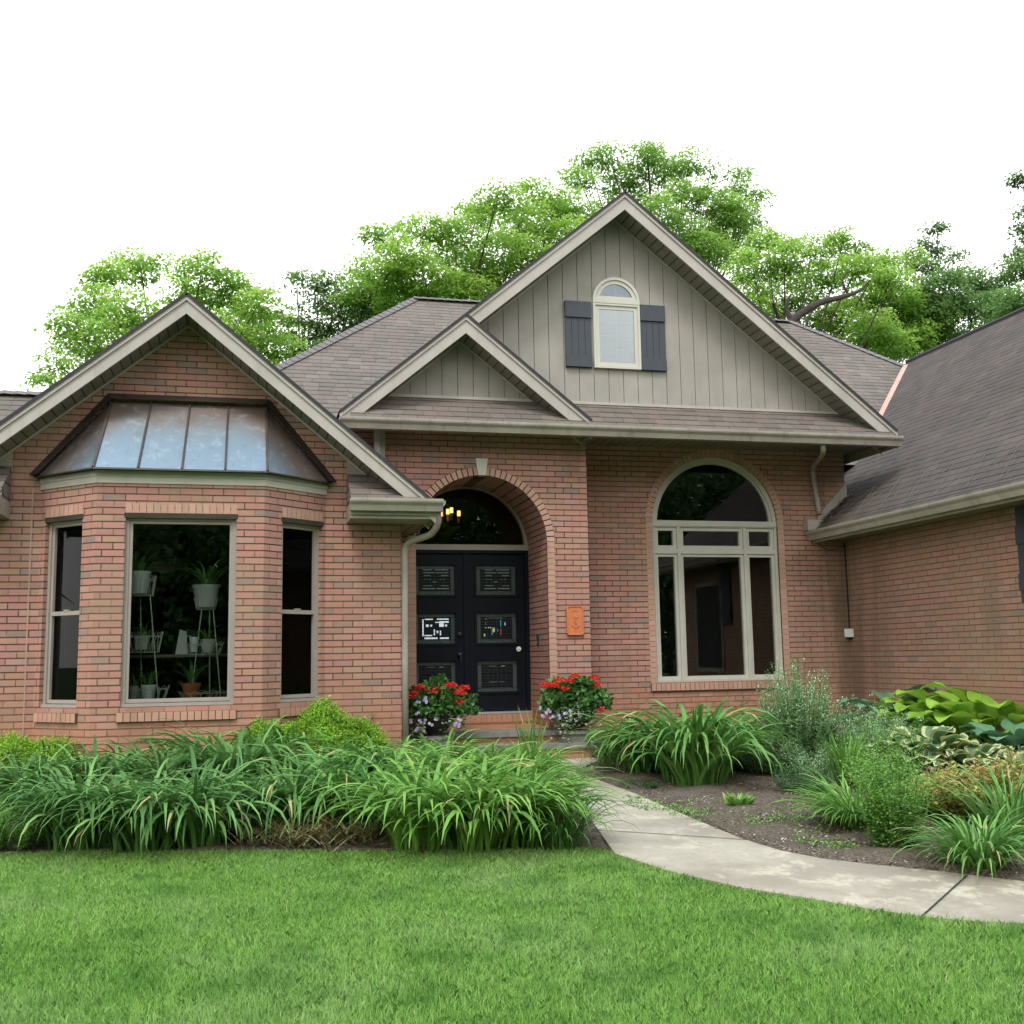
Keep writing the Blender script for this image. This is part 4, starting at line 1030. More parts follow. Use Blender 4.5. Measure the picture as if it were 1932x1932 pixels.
for (x, y, k, s, lb) in ((1315, 1482, 'g', 1.25, 'large green daylily clump arching beside the path below the arched window'), (1225, 1462, 'g', 1.0, 'smaller daylily clump left of the large one under the arched window'),
                         (1380, 1452, 'g', .95, 'yellowish daylily clump close to the wall under the arched window sill'), (1000, 1490, 'y', .62, 'tall light green clump beside the start of the path')):
    p = gnd(x, y); place_mesh('daylily_clump', protos[(k, 1)], (p.x, p.y, p.z + .01), R.uniform(0, 6.28), s, lb, 'daylily')
# floppy narrow-leaved bulbs
for (x, y, n, L, W, mat, lb, seed, kw) in (
    (1615, 1566, 330, (.3, .72), (.012, .022), 'lilyy', 'yellowing floppy daffodil foliage lying over the mulch left of the tall feathery herb', 60, dict(lean=(.7, 1.7), droop=.8)),
    (1850, 1650, 280, (.32, .66), (.012, .02), 'lily', 'blue-green bulb foliage with drying tips spilling over the path edge', 61, dict(lean=(.3, 1.5), droop=.95)),
    (1915, 1612, 160, (.4, .8), (.011, .018), 'lily', 'upright blue-green strap leaves at the right end of the bed', 62, dict(lean=(.1, 1.0), droop=.6)),
    (1062, 1606, 150, (.35, .7), (.010, .018), 'lilyb', 'narrow-leaved clump spilling onto the path at the lawn corner', 63, dict(lean=(.2, 1.3), droop=.9)),
    (1600, 1490, 110, (.35, .62), (.014, .022), 'lilyy', 'upright yellow-green sword-leaved plant behind the floppy daffodils', 64, dict(lean=(0, .5), droop=.4)),
    (1155, 1448, 70, (.2, .38), (.012, .02), 'lilyb', 'low tuft of grey-green leaves at the corner of the path by the steps', 65, dict(lean=(.4, 1.5), droop=.7)),
    (1560, 1435, 60, (.25, .45), (.015, .022), 'low', 'silvery low tuft beneath the tall sage bush', 66, dict(lean=(.4, 1.3), droop=.6)),
    (1005, 1462, 30, (.5, .75), (.016, .026), 'lilyy', 'upright pale green blades standing behind the right end of the lilies', 67, dict(lean=(0, .35), droop=.25)),
    (290, 1470, 30, (.5, .8), (.02, .03), 'lily', 'taller iris-like blades rising below the left jamb of the bay window', 68, dict(lean=(0, .4), droop=.3)),
    (650, 1465, 40, (.5, .75), (.02, .03), 'lily', 'broad green blades rising in front of the bright shrub', 69, dict(lean=(0, .5), droop=.35))):
    p = gnd(x, y); V, Fq, C = strap_leaves(n, L, W, seed=seed, base_r=.10, **kw); o = npmesh('strap_leaf_plant', V, Fq, C, M[mat]); o.location = (p.x, p.y, p.z + .01); tag(o, lb, 'plant')
# dried leaves pile
g = np.random.default_rng(5); parts_ = []
for i in range(420):
    x = g.uniform(440, 710); y = 1600 + g.normal(0, 6); p = gnd(x, y); V, Fq, C = strap_leaves(1, (.12, .32), (.008, .018), seed=1000 + i, lean=(1.5, 2.2), droop=.25, base_r=.01, seg=4)
    V += np.array([p.x, p.y, p.z + g.uniform(0, .12)]); C[:] = g.random(); parts_.append((V, Fq, C))
o = npmesh('dried_leaves', *merge(parts_), M['dry']); tag(o, 'heap of straw-coloured withered leaves at the lawn edge below the lilies', 'dead leaves', kind='stuff')

# ---- bright shrubs
for (x, y, rx, ry, rz, n, lb, seed) in ((612, 1452, .52, .46, .56, 7000, 'rounded bright yellow-green shrub right of the bay window', 71), (510, 1462, .48, .40, .44, 4800, 'lower yellow-green shrub under the bay window sill', 72),
                                  (50, 1468, .5, .38, .34, 3400, 'low yellow-green shrub at the left edge in front of the brick wall', 73)):
    p = gnd(x, y); p = Vector((p.x, min(p.y, 11.1 if x > 300 else 11.2), p.z)); r = ray(x, y); p.x = r.x / r.y * p.y
    th_ = thing('shrub', lb, 'shrub', (p.x, p.y, gz(p.y)), 'bright yellow-green shrubs along the wall')
    V, Fq, C = sprig_bush(n, rx, ry, rz, (.05, .10), .030, .012, 9, seed); npmesh('foliage', V + np.array(th_.location) + np.array([0, 0, .12]), Fq, C, M['yew'], th_)
    mb = MB()
    for k in range(9):
        a = k*.7; mb.tube([Vector(th_.location), Vector(th_.location) + Vector((.5*rx*math.cos(a), .5*ry*math.sin(a), rz*.75 + .1))], [.014, .004], 5)
    mb.build('branches', M['barkdk'], th_)
# ---- leafy perennials with upright stems
def stemmed(x, y, nst, h, spread, leafL, leafW, per, mat, name, lb, cat, seed, tilt=.25, Y=None, group=None, droopy=0, r=.004, fuzz=0):
    g = np.random.default_rng(seed); p = gnd(x, y)
    th_ = thing(name, lb, cat, (p.x, p.y, p.z), group); o = np.array(p); parts_ = []; paths = []
    for i in range(nst):
        a = g.uniform(0, 2*PI); rr = spread * math.sqrt(g.random()); hh = h * g.uniform(.6, 1.0) * (1 - .35*(rr/spread)**2); b = o + np.array([rr*math.cos(a)*.6, rr*math.sin(a)*.6, 0])
        top = b + np.array([math.cos(a)*hh*tilt*rr/spread + rr*.4*math.cos(a), math.sin(a)*hh*tilt*rr/spread + rr*.4*math.sin(a), hh]); mid = (b + top)/2 + g.normal(scale=.02, size=3)
        ts = np.linspace(0, 1, 6); pt = [(1-t_)**2*b + 2*t_*(1-t_)*mid + t_*t_*top for t_ in ts]; paths.append([Vector(q) for q in pt])
        f = g.uniform(.12, 1, per); k = f * 5; i0 = np.clip(k.astype(int), 0, 4); fr = (k - i0)[:, None]; P = np.array(pt)[i0]*(1-fr) + np.array(pt)[i0+1]*fr
        if fuzz: P = P + g.normal(scale=fuzz, size=(per, 3))
        az = g.uniform(0, 2*PI, per); D = unit(np.stack([np.cos(az), np.sin(az), g.uniform(.1, .9, per) - droopy], 1)); N = unit(np.stack([-.4*np.cos(az), -.4*np.sin(az), np.ones(per)], 1))
        sz = (1.15 - .55*f); parts_.append(leaf_quads(P, D, N, leafL*sz*g.uniform(.7, 1.2, per), leafW*sz*g.uniform(.8, 1.2, per), np.clip(f*.6 + g.normal(scale=.15, size=per) + .15, 0, 1)))
    npmesh('foliage', *merge(parts_), M[mat], th_)
    mb = stems_mesh(paths, r); mb.build('stems', M['stem'], th_)
    return th_
stemmed(1510, 1462, 200, 1.25, .36, .072, .017, 80, 'sage', 'sage_bush', 'tall grey-green sage bush with upright flower spikes right of the arched window', 'bush', 81, .12, fuzz=.012)
stemmed(1625, 1456, 190, .80, .52, .065, .018, 64, 'sage', 'sage_bush', 'lower grey-green sage bush before the hostas', 'bush', 82, .3, fuzz=.015)
stemmed(1440, 1462, 170, .62, .40, .055, .014, 64, 'sage', 'sage_bush', 'fine-leaved grey-green mound between the daylily and the tall sage', 'bush', 83, .3, fuzz=.015)
stemmed(1390, 1420, 9, .72, .2, .16, .035, 22, 'low', 'perennial', 'dark-stemmed plant with long pointed leaves against the wall below the arched window', 'plant', 84, .3)
stemmed(1460, 1405, 10, .5, .22, .12, .03, 20, 'low', 'perennial', 'leafy green perennial left of the tall sage bush', 'plant', 85, .3)
stemmed(1695, 1608, 44, 1.0, .19, .030, .017, 230, 'herb', 'feathery_herb', 'tall bright green feathery herb standing at the path side of the bed', 'herb', 86, .2, fuzz=.035, r=.003)
stemmed(1165, 1436, 150, .36, .34, .040, .010, 44, 'low', 'low_mound_plant', 'low dark green mound beside the steps at the start of the right bed', 'plant', 87, .3)
stemmed(1850, 1560, 150, .56, .46, .075, .042, 60, 'azalea', 'azalea', 'azalea bush with yellow and rust-red new leaves at the right edge', 'azalea', 88, .3, r=.006, fuzz=.02)
stemmed(1940, 1560, 110, .62, .42, .075, .042, 60, 'azalea', 'azalea', 'second azalea bush, cut by the right edge of the photo', 'azalea', 89, .3, r=.006, fuzz=.02)
stemmed(30, 1600, 80, .40, .36, .07, .018, 40, 'herb', 'perennial', 'bright green leafy plant at the left edge of the lawn border', 'plant', 90, .4)
stemmed(455, 1590, 16, .30, .16, .08, .035, 26, 'low', 'perennial', 'small dark plant with pointed lobed leaves between two front daylilies', 'plant', 91, .3)
stemmed(1050, 1550, 26, .6, .2, .11, .016, 30, 'lilyy', 'perennial', 'leafy stemmed plant leaning over the path at the end of the lily bed', 'plant', 92, .5)
stemmed(700, 1462, 16, .46, .2, .07, .02, 30, 'low', 'perennial', 'small budding perennial against the brick left of the downspout', 'plant', 93, .2)
stemmed(770, 1605, 8, .16, .1, .06, .035, 14, 'herb', 'seedling', 'small lobed seedling under the yellow-green lilies at the lawn edge', 'seedling', 94, .3)
stemmed(880, 1470, 10, .62, .5, .03, .01, 10, 'low', 'budding_stems', 'thin stems with round green buds rising above the lilies before the steps', 'plant', 95, .1)
stemmed(1545, 1475, 110, .42, .40, .05, .014, 50, 'sage', 'low_mound_plant', 'soft grey-green mound in front of the tall sage', 'plant', 97, .4, fuzz=.015)
stemmed(1660, 1500, 60, .45, .30, .06, .03, 40, 'herb', 'perennial', 'fresh green leafy plant behind the feathery herb', 'plant', 98, .3, fuzz=.02)
stemmed(1770, 1540, 60, .34, .30, .055, .028, 40, 'azalea', 'azalea', 'low azalea seedling with tan leaves behind the feathery herb', 'azalea', 99, .3, fuzz=.02)
stemmed(1210, 1490, 40, .14, .22, .03, .012, 24, 'low', 'low_mound_plant', 'flat creeping plant at the edge of the path below the daylilies', 'plant', 120, .5, fuzz=.015)
stemmed(1520, 1500, 60, .30, .26, .04, .012, 40, 'low', 'low_mound_plant', 'dark fine-leaved mound on the mulch below the sage', 'plant', 121, .4, fuzz=.015)
stemmed(1640, 1480, 60, .62, .26, .05, .02, 44, 'herb', 'perennial', 'bright green plant between the sage and the cream-edged hosta', 'plant', 122, .25, fuzz=.015)
# small yellow-green rosette in the mulch
p = gnd(1397, 1530); V, Fq, C = strap_leaves(70, (.10, .19), (.028, .045), seed=96, base_r=.07, lean=(.2, 1.2), droop=.5, seg=5); o = npmesh('young_hosta', V, Fq, C, M['lilyy']); o.location = (p.x, p.y, p.z); tag(o, 'small yellow-green rosette alone in the mulch beside the path', 'plant')
# weeds on the mulch
parts_ = []; g = np.random.default_rng(9); wp = [(1100, 1470), (1932, 1650)]
for i in range(420):
    x = g.uniform(1180, 1620); fx = (x - 1180)/440; ylo = 1502 + 95*fx; y = ylo + g.uniform(4, 26) - 2; 
    if g.random() < .5: x = g.normal(1470, 90); y = g.normal(1552, 24)
    ye = 1490 + (x - 1180)*.27
    if y > ye + 8 and x > 1200 and y > 1500 + (x-1200)*.235 + 30: y = 1500 + (x-1200)*.235 + g.uniform(-8, 14)
    p = gnd(x, y); m_ = 12; az = g.uniform(0, 2*PI, m_); D = unit(np.stack([np.cos(az), np.sin(az), g.uniform(.2, 1.4, m_)], 1)); N = unit(np.stack([-.4*np.cos(az), -.4*np.sin(az), np.ones(m_)], 1))
    parts_.append(leaf_quads(np.tile(np.array(p) + np.array([0, 0, .02]), (m_, 1)) + g.normal(scale=.02, size=(m_, 3))*np.array([1, 1, .4]), D, N, g.uniform(.018, .048, m_), g.uniform(.006, .015, m_), g.random(m_)))
o = npmesh('weeds', *merge(parts_), M['herb']); tag(o, 'small green weeds scattered over the bare mulch beside the path', 'weeds', kind='stuff')

# ---- hostas
def hosta(x, y, n, Ll, Wl, h, mat, lb, seed, edge=None, Y=None, rings=(.2, 1.35)):
    g = np.random.default_rng(seed); p = gnd(x, y); V = []; Fq = []; C = []; UV = []
    nu, nv = 9, 7
    for i in range(n):
        f = (i + .5) / n; az = i * 2.399 + g.normal(0, .2); el = 1.25 - 1.0*f + g.normal(0, .08); l = Ll * g.uniform(.8, 1.15); w = Wl * g.uniform(.95, 1.3); st = h * g.uniform(.8, 1.1)
        d0 = np.array([math.cos(az)*math.cos(el), math.sin(az)*math.cos(el), math.sin(el)]); base = d0 * st; d = np.array([math.cos(az), math.sin(az), 0]); s = np.array([-d[1], d[0], 0]); up = np.array([0, 0, 1.])
        th = el*.55 + .15; pc_ = base.copy(); b = len(V); col = g.random(); cup = g.uniform(.12, .4); ph = g.uniform(0, 6)
        for a in range(nu + 1):
            t_ = a / nu; ww = w * .5 * (math.sin(PI * t_**.72))**.75 if 0 < t_ < 1 else .002
            dr = d*math.cos(th) + up*math.sin(th); nn = -d*math.sin(th) + up*math.cos(th)
            for c_ in range(nv):
                q = (c_/(nv-1))*2 - 1; rip = .02*math.sin(t_*11 + ph + q*2)*abs(q)
                V.append(pc_ + s*ww*q + nn*(cup*ww*q*q + rip*l*2 + (.012 if c_ % 2 else 0)*l)); 
            pc_ = pc_ + dr*l/nu; th -= (1.75 / nu) * (.35 + t_)
        for a in range(nu):
            for c_ in range(nv - 1):
                q = b + a*nv + c_; Fq.append((q, q+1, q+nv+1, q+nv)); e_ = c_ in (0, nv-2) or a == nu-1
                C.append((.9 + .1*g.random()) if (edge and e_) else min(.84, col*.55 + .12 + (.16 if c_ in (1, 4) else .05*(c_ % 2)) + .05*g.random()))
        # petiole
        for k in range(1):
            b = len(V); w0 = .006; V += [np.zeros(3) - s*w0, np.zeros(3) + s*w0, base + s*w0, base - s*w0]; Fq.append((b, b+1, b+2, b+3)); C.append(.1)
    o = npmesh('hosta', np.array(V), np.array(Fq), np.array(C), M[mat], smooth=True); o.location = (p.x, p.y, p.z); tag(o, lb, 'hosta', 'hostas in the right bed'); return o
M['hostay'] = mat_leaf('hosta_yellow', [(0, (.14, .30, .035)), (.35, (.25, .45, .05)), (.7, (.35, .56, .07)), (1, (.50, .68, .14))], .3, .42, .4, .2)
M['hostab'] = mat_leaf('hosta_blue', [(0, (.07, .16, .08)), (.4, (.12, .25, .13)), (.7, (.18, .33, .18)), (1, (.26, .42, .26))], .2, .45, .4, .2)
M['hostav'] = mat_leaf('hosta_variegated', [(0, (.07, .15, .06)), (.6, (.13, .23, .09)), (.85, (.16, .27, .10)), (.89, (.52, .52, .24)), (1, (.60, .58, .30))], .25, .45, .4, .1)
hosta(1880, 1452, 40, .46, .36, .72, 'hostay', 'huge chartreuse hosta with broad smooth leaves, tallest in the right bed', 101)
hosta(1915, 1425, 30, .46, .36, .80, 'hostay', 'broad light green hosta rising by the garage wall at the right edge', 112)
hosta(1760, 1420, 30, .42, .32, .58, 'hostay', 'light green hosta rising beside the blue-green one', 113)
hosta(1835, 1440, 30, .44, .36, .46, 'hostay', 'chartreuse hosta spreading in front of the tallest one', 111)
hosta(1800, 1428, 34, .42, .32, .60, 'hostay', 'chartreuse hosta left of the tallest one, near the garage wall', 102)
hosta(1700, 1412, 38, .42, .32, .52, 'hostab', 'blue-green hosta against the garage wall behind the yellow ones', 103)
hosta(1790, 1400, 30, .38, .29, .58, 'hostab', 'dark blue hosta behind the chartreuse hostas', 104)
hosta(1925, 1480, 34, .36, .28, .48, 'hostab', 'blue-green hosta at the right edge below the chartreuse leaves', 105)
hosta(1755, 1480, 56, .27, .19, .42, 'hostav', 'cream-edged hosta in front of the chartreuse ones', 106, True)
hosta(1695, 1460, 40, .22, .15, .27, 'hostav', 'small cream-edged hosta behind the feathery herb', 107, True)
hosta(1840, 1495, 46, .24, .16, .36, 'hostav', 'cream-edged hosta between the azalea and the blue hosta', 108, True)
hosta(1915, 1515, 40, .24, .14, .34, 'hostav', 'pale-striped hosta above the azalea at the right edge', 109, True)
hosta(1680, 1420, 34, .24, .17, .30, 'hostay', 'small yellow hosta between the sage and the blue hosta', 110)

# ---- flower urns
M['redpetal'] = mat_leaf('red_petal', [(0, (.55, .012, .012)), (.6, (.80, .035, .025)), (1, (.9, .12, .07))], .2, .5, .3, 0)
M['lilacpetal'] = mat_leaf('lilac_petal', [(0, (.36, .30, .55)), (.6, (.55, .50, .72)), (1, (.8, .78, .88))], .3, .5, .3, 0)
CV = lambda x, y: ((1100 + x/2.415)/1.5528, (1900 + y/2.415)/1.5528)
def urn_group(cx, cyy, zb, reds, lilacs, side, seed, ped=True):
    g = np.random.default_rng(seed)
    u = thing('flower_urn', 'dark weathered urn %s' % side, 'urn', (cx, cyy, zb), 'pair of entrance urns')
    mb = MB(); zb2 = zb
    mb.lathe([(.0, zb2), (.20, zb2), (.205, zb2 + .05), (.17, zb2 + .055), (.165, zb2 + .085), (.19, zb2 + .09), (.185, zb2 + .12), (.09, zb2 + .125), (.0, zb2 + .125)], cx, cyy, 24); mb.build('pedestal', M['stone'], u, smooth=False)
    mb = MB(); z = zb2 + .12
    mb.lathe([(.08, z), (.075, z + .03), (.13, z + .07), (.21, z + .15), (.245, z + .22), (.265, z + .235), (.26, z + .25), (.23, z + .245), (.2, z + .20), (0, z + .2)], cx, cyy, 28); mb.build('bowl', M['urn'], u, smooth=True)
    mb = MB(); mb.lathe([(.22, z + .225), (0, z + .235)], cx, cyy, 20); mb.build('soil', M['soil'], u)
    zt = z + .22
    ge = thing('geranium', 'red-flowering geranium growing in the urn %s' % side, 'geranium', (cx, cyy, zt), 'geraniums in the entrance urns')
    V, Fq, C = sprig_bush(560, .36, .25, .31, (.03, .08), .055, .05, 7, seed); npmesh('foliage', V + np.array([cx, cyy, zt + .02]), Fq, C, M['geranium'], ge)
    mb = MB()
    heads = []
    for (x, y) in reds:
        q = at(*CV(x, y), cyy - .17 + g.uniform(-.08, .05)); heads.append(q); mb.tube([Vector((cx + (q.x - cx)*.4, cyy, zt + .02)), q], .003, 5)
    mb.build('flower_stalks', M['stem'], ge)
    for q in heads:
        n = 120; d = unit(g.normal(size=(n, 3))); d[:, 2] = np.abs(d[:, 2])*.8 - .15; d = unit(d); c0 = np.array(q) + d*np.array([.048, .048, .036]); dd = unit(d + g.normal(scale=.6, size=(n, 3))); nn = unit(d + g.normal(scale=.3, size=(n, 3)))
        npmesh('flower_head', *leaf_quads(c0, dd, nn, g.uniform(.016, .026, n), g.uniform(.014, .022, n), g.random(n)), M['redpetal'], ge)
    pt = thing('petunia', 'small lilac flowers trailing from the urn %s' % side, 'petunia', (cx, cyy, zt), 'trailing flowers in the entrance urns')
    parts_ = []
    for i in range(26):
        a = g.uniform(PI*1.0, PI*2.0) if i < 20 else g.uniform(0, 2*PI); n = 24; t_ = np.linspace(0, 1, n)[:, None]; d = np.array([math.cos(a), math.sin(a), 0])
        L = g.uniform(.14, .36); P = np.array([cx, cyy, zt]) + d*(.16 + .16*np.sin(t_*1.6)) + np.array([0, 0, 1])*(.08*np.sin(t_*3) - L*t_**2)
        az = g.uniform(0, 2*PI, n); D = unit(np.stack([np.cos(az), np.sin(az), g.uniform(-.6, .5, n)], 1)); N = unit(g.normal(size=(n, 3)) + np.array([0, -.8, .8]))
        parts_.append(leaf_quads(P + g.normal(scale=.015, size=(n, 3)), D, N, g.uniform(.025, .05, n), g.uniform(.018, .032, n), g.random(n)))
    npmesh('trailing_foliage', *merge(parts_), M['variegated'], pt)
    for (x, y) in lilacs:
        q = at(*CV(x, y), cyy - .27 + g.uniform(-.03, .03)); n = 5; parts_ = []
        for (dx_, dz_) in ((0, 0), (g.uniform(-.03, .03), g.uniform(-.02, .03))):
            a = np.arange(n)*2*PI/n + g.uniform(0, 1); D = unit(np.stack([np.cos(a), np.full(n, -.15), np.sin(a)], 1)); N = np.tile([0, -1., .1], (n, 1)); parts_.append(leaf_quads(np.tile(np.array(q) + np.array([dx_, 0, dz_]), (n, 1)), D, N, np.full(n, .021), np.full(n, .021), g.random(n)))
        npmesh('lilac_flower', *merge(parts_), M['lilacpetal'], pt)
ur = at(1086, 1390, 12.28).x; ul = at(822, 1390, 12.2).x
urn_group(ur, 12.28, -.96, [(1200, 265), (1240, 262), (1268, 270), (1297, 232), (1340, 290), (1370, 235), (1413, 200), (1548, 215), (1560, 260), (1538, 290), (1583, 440)],
          [(1165, 425), (1180, 475), (1210, 450), (1235, 445), (1255, 480), (1305, 490), (1350, 455), (1375, 440), (1440, 405), (1465, 390), (1440, 465), (1470, 455), (1385, 495)], 'right of the entrance steps', 201)
urn_group(ul, 12.2, -.96, [(270, 328), (240, 345), (318, 283), (383, 303), (440, 300), (515, 272), (543, 268), (575, 315), (608, 320), (630, 282), (585, 385)],
          [(280, 395), (310, 380), (345, 365), (360, 380), (220, 470), (305, 452), (250, 522), (320, 520), (345, 525), (400, 540), (440, 465), (425, 500), (335, 570), (285, 580), (600, 505), (570, 530), (590, 550)], 'left of the steps by the downspout', 202)

# ---- plant stands and pots in the bay window
CW = lambda x, y: ((340 + x/3.22)/1.5528, (1500 + y/3.22)/1.5528)
def wp_(x, y, Y): return at(*CW(x, y), Y)
def basket_ring(mb, cx, cy, z0, z1, r0, r1, n=14, rect_=None):
    """scalloped wire basket: loops between a top and a bottom ring"""
    def P(t_, f):
        if rect_:
            (hx, hy) = rect_; k = 1 + (r1/r0 - 1)*f
            per = [( -hx, -hy), (hx, -hy), (hx, hy), (-hx, hy), (-hx, -hy)]; L = [2*hx, 2*hy, 2*hx, 2*hy]; T = sum(L); d = (t_ % 1) * T
            for i in range(4):
                if d <= L[i] + 1e-9: u = d / L[i]; x = per[i][0] + (per[i+1][0]-per[i][0])*u; y = per[i][1] + (per[i+1][1]-per[i][1])*u; break
                d -= L[i]
            return Vector((cx + x*k, cy + y*k, z0 + (z1 - z0)*f))
        r = r0 + (r1 - r0)*f; return Vector((cx + r*math.cos(2*PI*t_), cy + r*math.sin(2*PI*t_), z0 + (z1 - z0)*f))
    for f in (0, .78): mb.tube([P(k/32, f) for k in range(33)], .0032, 4, caps=False)
    for k in range(n):
        t0, t1 = k/n, (k+1.5)/n; mb.tube([P(t0 + (t1 - t0)*j/6, math.sin(PI*j/6)**.7) for j in range(7)], .0024, 4, caps=False)
ps = MB(); c1 = wp_(845, 1000, 11.48); base = wp_(850, 1790, 11.48)
st1 = thing('plant_stand', 'round three-tier wire plant stand in the right half of the bay window', 'plant stand', (c1.x, 11.48, -.42), 'wire plant stands in the bay window')
pxz = lambda x, y: (wp_(x, y, 11.48).x, wp_(x, y, 11.48).z)
for (x0, x1, yt, yb) in ((732, 962, 808, 920), (650, 1012, 1228, 1345), (568, 1060, 1692, 1785)):
    a, b = wp_(x0, yt, 11.48), wp_(x1, yt, 11.48); z0 = wp_(x0, yb, 11.48).z; rr = (b.x - a.x)/2; basket_ring(ps, c1.x, 11.48, z0, a.z, rr*.78, rr, 14)
ps.build('wire_tier', M['wire'], st1)
for (xa, xb, dy) in ((808, 700, -.06), (918, 995, -.06), (880, 880, .12)):
    a, b = wp_(xa, 925, 11.48), wp_(xb, 1790, 11.48); mb = MB(); mb.tube([(a.x, 11.48 + dy*.5, a.z), (b.x, 11.48 + dy, -.42)], .006, 6); mb.build('leg', M['wire'], st1)
c2 = wp_(215, 800, 11.45)
st2 = thing('plant_stand', 'rectangular three-tier wire plant stand in the left half of the bay window', 'plant stand', (c2.x, 11.45, -.42), 'wire plant stands in the bay window')
mb = MB()
for (x1, yt, yb) in ((375, 600, 790), (440, 1130, 1320), (500, 1635, 1790)):
    b = wp_(x1, yt, 11.45); z0 = wp_(x1, yb, 11.45).z; hx = b.x - c2.x; basket_ring(mb, c2.x, 11.45, z0, b.z, 1, 1.18, 26, (hx*.85, .10)); mb.box(c2.x - hx*.85, c2.x + hx*.85, 11.35, 11.55, z0 - .004, z0)
mb.build('wire_tier', M['wire'], st2)
for (xa, xb, dy) in ((330, 412, -.1), (222, 235, .1), (100, 20, -.1)):
    a, b = wp_(xa, 800, 11.45), wp_(xb, 1790, 11.45); mb = MB(); mb.tube([(a.x, 11.45 + dy, a.z), (b.x, 11.45 + dy, -.42)], .006, 6); mb.build('leg', M['wire'], st2)
def potplant(x0, x1, yt, yb, Y, mat, plant, lb, lbp, seed, n=22, L=(.2, .4), W=(.012, .02), lean=(.1, 1.3)):
    a, b = wp_(x0, yt, Y), wp_(x1, yt, Y); z0 = wp_(x0, yb, Y).z; cx = (a.x + b.x)/2; r = (b.x - a.x)/2; z1 = a.z
    t_ = thing('flower_pot', lb, 'pot', (cx, Y, z0), 'pots on the stands in the bay window'); mb = MB(); mb.lathe([(0, z0), (r*.72, z0), (r*.92, z1 - .03), (r, z1 - .03), (r*1.03, z1), (r*.92, z1), (r*.88, z1 - .03), (0, z1 - .03)], cx, Y, 20); mb.build('vessel', M[mat], t_)
    V, Fq, C = strap_leaves(n, L, W, seed=seed, lean=lean, droop=.9, base_r=r*.4, seg=6); o = npmesh('potted_plant', V, Fq, C, M[plant]); o.location = (cx, Y, z1 - .03); tag(o, lbp, 'houseplant', 'houseplants in the bay window')
potplant(115, 330, 562, 770, 11.45, 'white', 'houseplant', 'white pot on the top tier of the left stand', 'leggy green houseplant on the top tier of the left stand', 301, 20, (.2, .42), (.02, .05), (.1, 1.0))
potplant(718, 985, 690, 900, 11.48, 'greypot', 'houseplant', 'wide grey pot on top of the round stand', 'long-leaved houseplant on top of the round stand', 302, 26, (.2, .5), (.02, .045), (.1, 1.4))
potplant(795, 940, 1200, 1330, 11.50, 'greypot', 'houseplant', 'grey pot on the middle tier of the round stand', 'spiky houseplant on the middle tier of the round stand', 303, 26, (.15, .3), (.008, .014))
potplant(690, 785, 1180, 1320, 11.42, 'white', 'houseplant', 'small white pot left on the middle tier of the round stand', 'tiny plant in the small white pot of the round stand', 304, 10, (.08, .16))
potplant(235, 385, 1632, 1790, 11.42, 'white', 'houseplant', 'white pot on the bottom tier of the left stand', 'upright houseplant on the bottom tier of the left stand', 305, 30, (.15, .3), (.008, .014), (.1, .9))
potplant(615, 800, 1615, 1760, 11.45, 'terracotta', 'houseplant', 'terracotta pot on the bottom tier of the round stand', 'bushy green houseplant in the terracotta pot', 306, 40, (.15, .34), (.01, .02), (.0, .8))
potplant(120, 215, 1640, 1780, 11.46, 'greypot', 'houseplant', 'grey pot at the left end of the bottom tier', 'small houseplant at the left end of the bottom tier', 307, 16, (.1, .2))
potplant(160, 330, 1170, 1300, 11.48, 'greypot', 'houseplant', 'low grey pot in the middle basket of the left stand', 'grassy houseplant in the middle basket of the left stand', 308, 36, (.12, .3), (.008, .014))
# table behind the stands, white appliance
a = wp_(90, 1350, 12.0); b = wp_(1090, 1350, 12.0)
tb = thing('table', 'long wooden table standing behind the plant stands', 'table', ((a.x+b.x)/2, 12.2, -.75)); mb = MB(); mb.box(a.x - .3, b.x + .5, 11.95, 12.5, a.z - .03, a.z); M['wood'] = mat_plain('worn_wood', (.26, .23, .16), .6); mb.build('tabletop', M['wood'], tb)
for x in (a.x - .2, b.x + .4):
    mb = MB(); mb.box(x, x + .05, 12.0, 12.05, -.75, a.z - .031); mb.build('leg', M['wood'], tb)
p, q = wp_(575, 1110, 12.1), wp_(680, 1330, 12.1); wj = thing('white_jug', 'white angular jug standing on the table behind the plant stands', 'jug', ((p.x+q.x)/2, 12.1, a.z)); mb = MB(); mb.prism([(p.x - .01, 12.06, a.z + .001), (q.x, 12.06, a.z + .001), (q.x - .02, 12.06, p.z - .02), (p.x + .03, 12.06, p.z)], (0, .1, 0)); mb.build('body', M['white'], wj)
mb = MB(); mb.tube(smooth_path([(q.x - .01, 12.1, p.z - .06), (q.x + .05, 12.1, p.z - .10), (q.x + .03, 12.1, a.z + .05)]), .008, 6); mb.build('handle', M['white'], wj)
p = at((0 + 1630/1.932)/1.5528, (1400 + 990/1.932)/1.5528, 12.0); tp = thing('white_planter', 'white round planter behind the right side window of the bay', 'pot', (p.x, 12.0, a.z)); mb = MB(); mb.lathe([(0, a.z), (.07, a.z), (.09, a.z + .15), (.08, a.z + .15), (.07, a.z + .1), (0, a.z + .1)], p.x, 12.0, 20); mb.build('vessel', M['white'], tp)

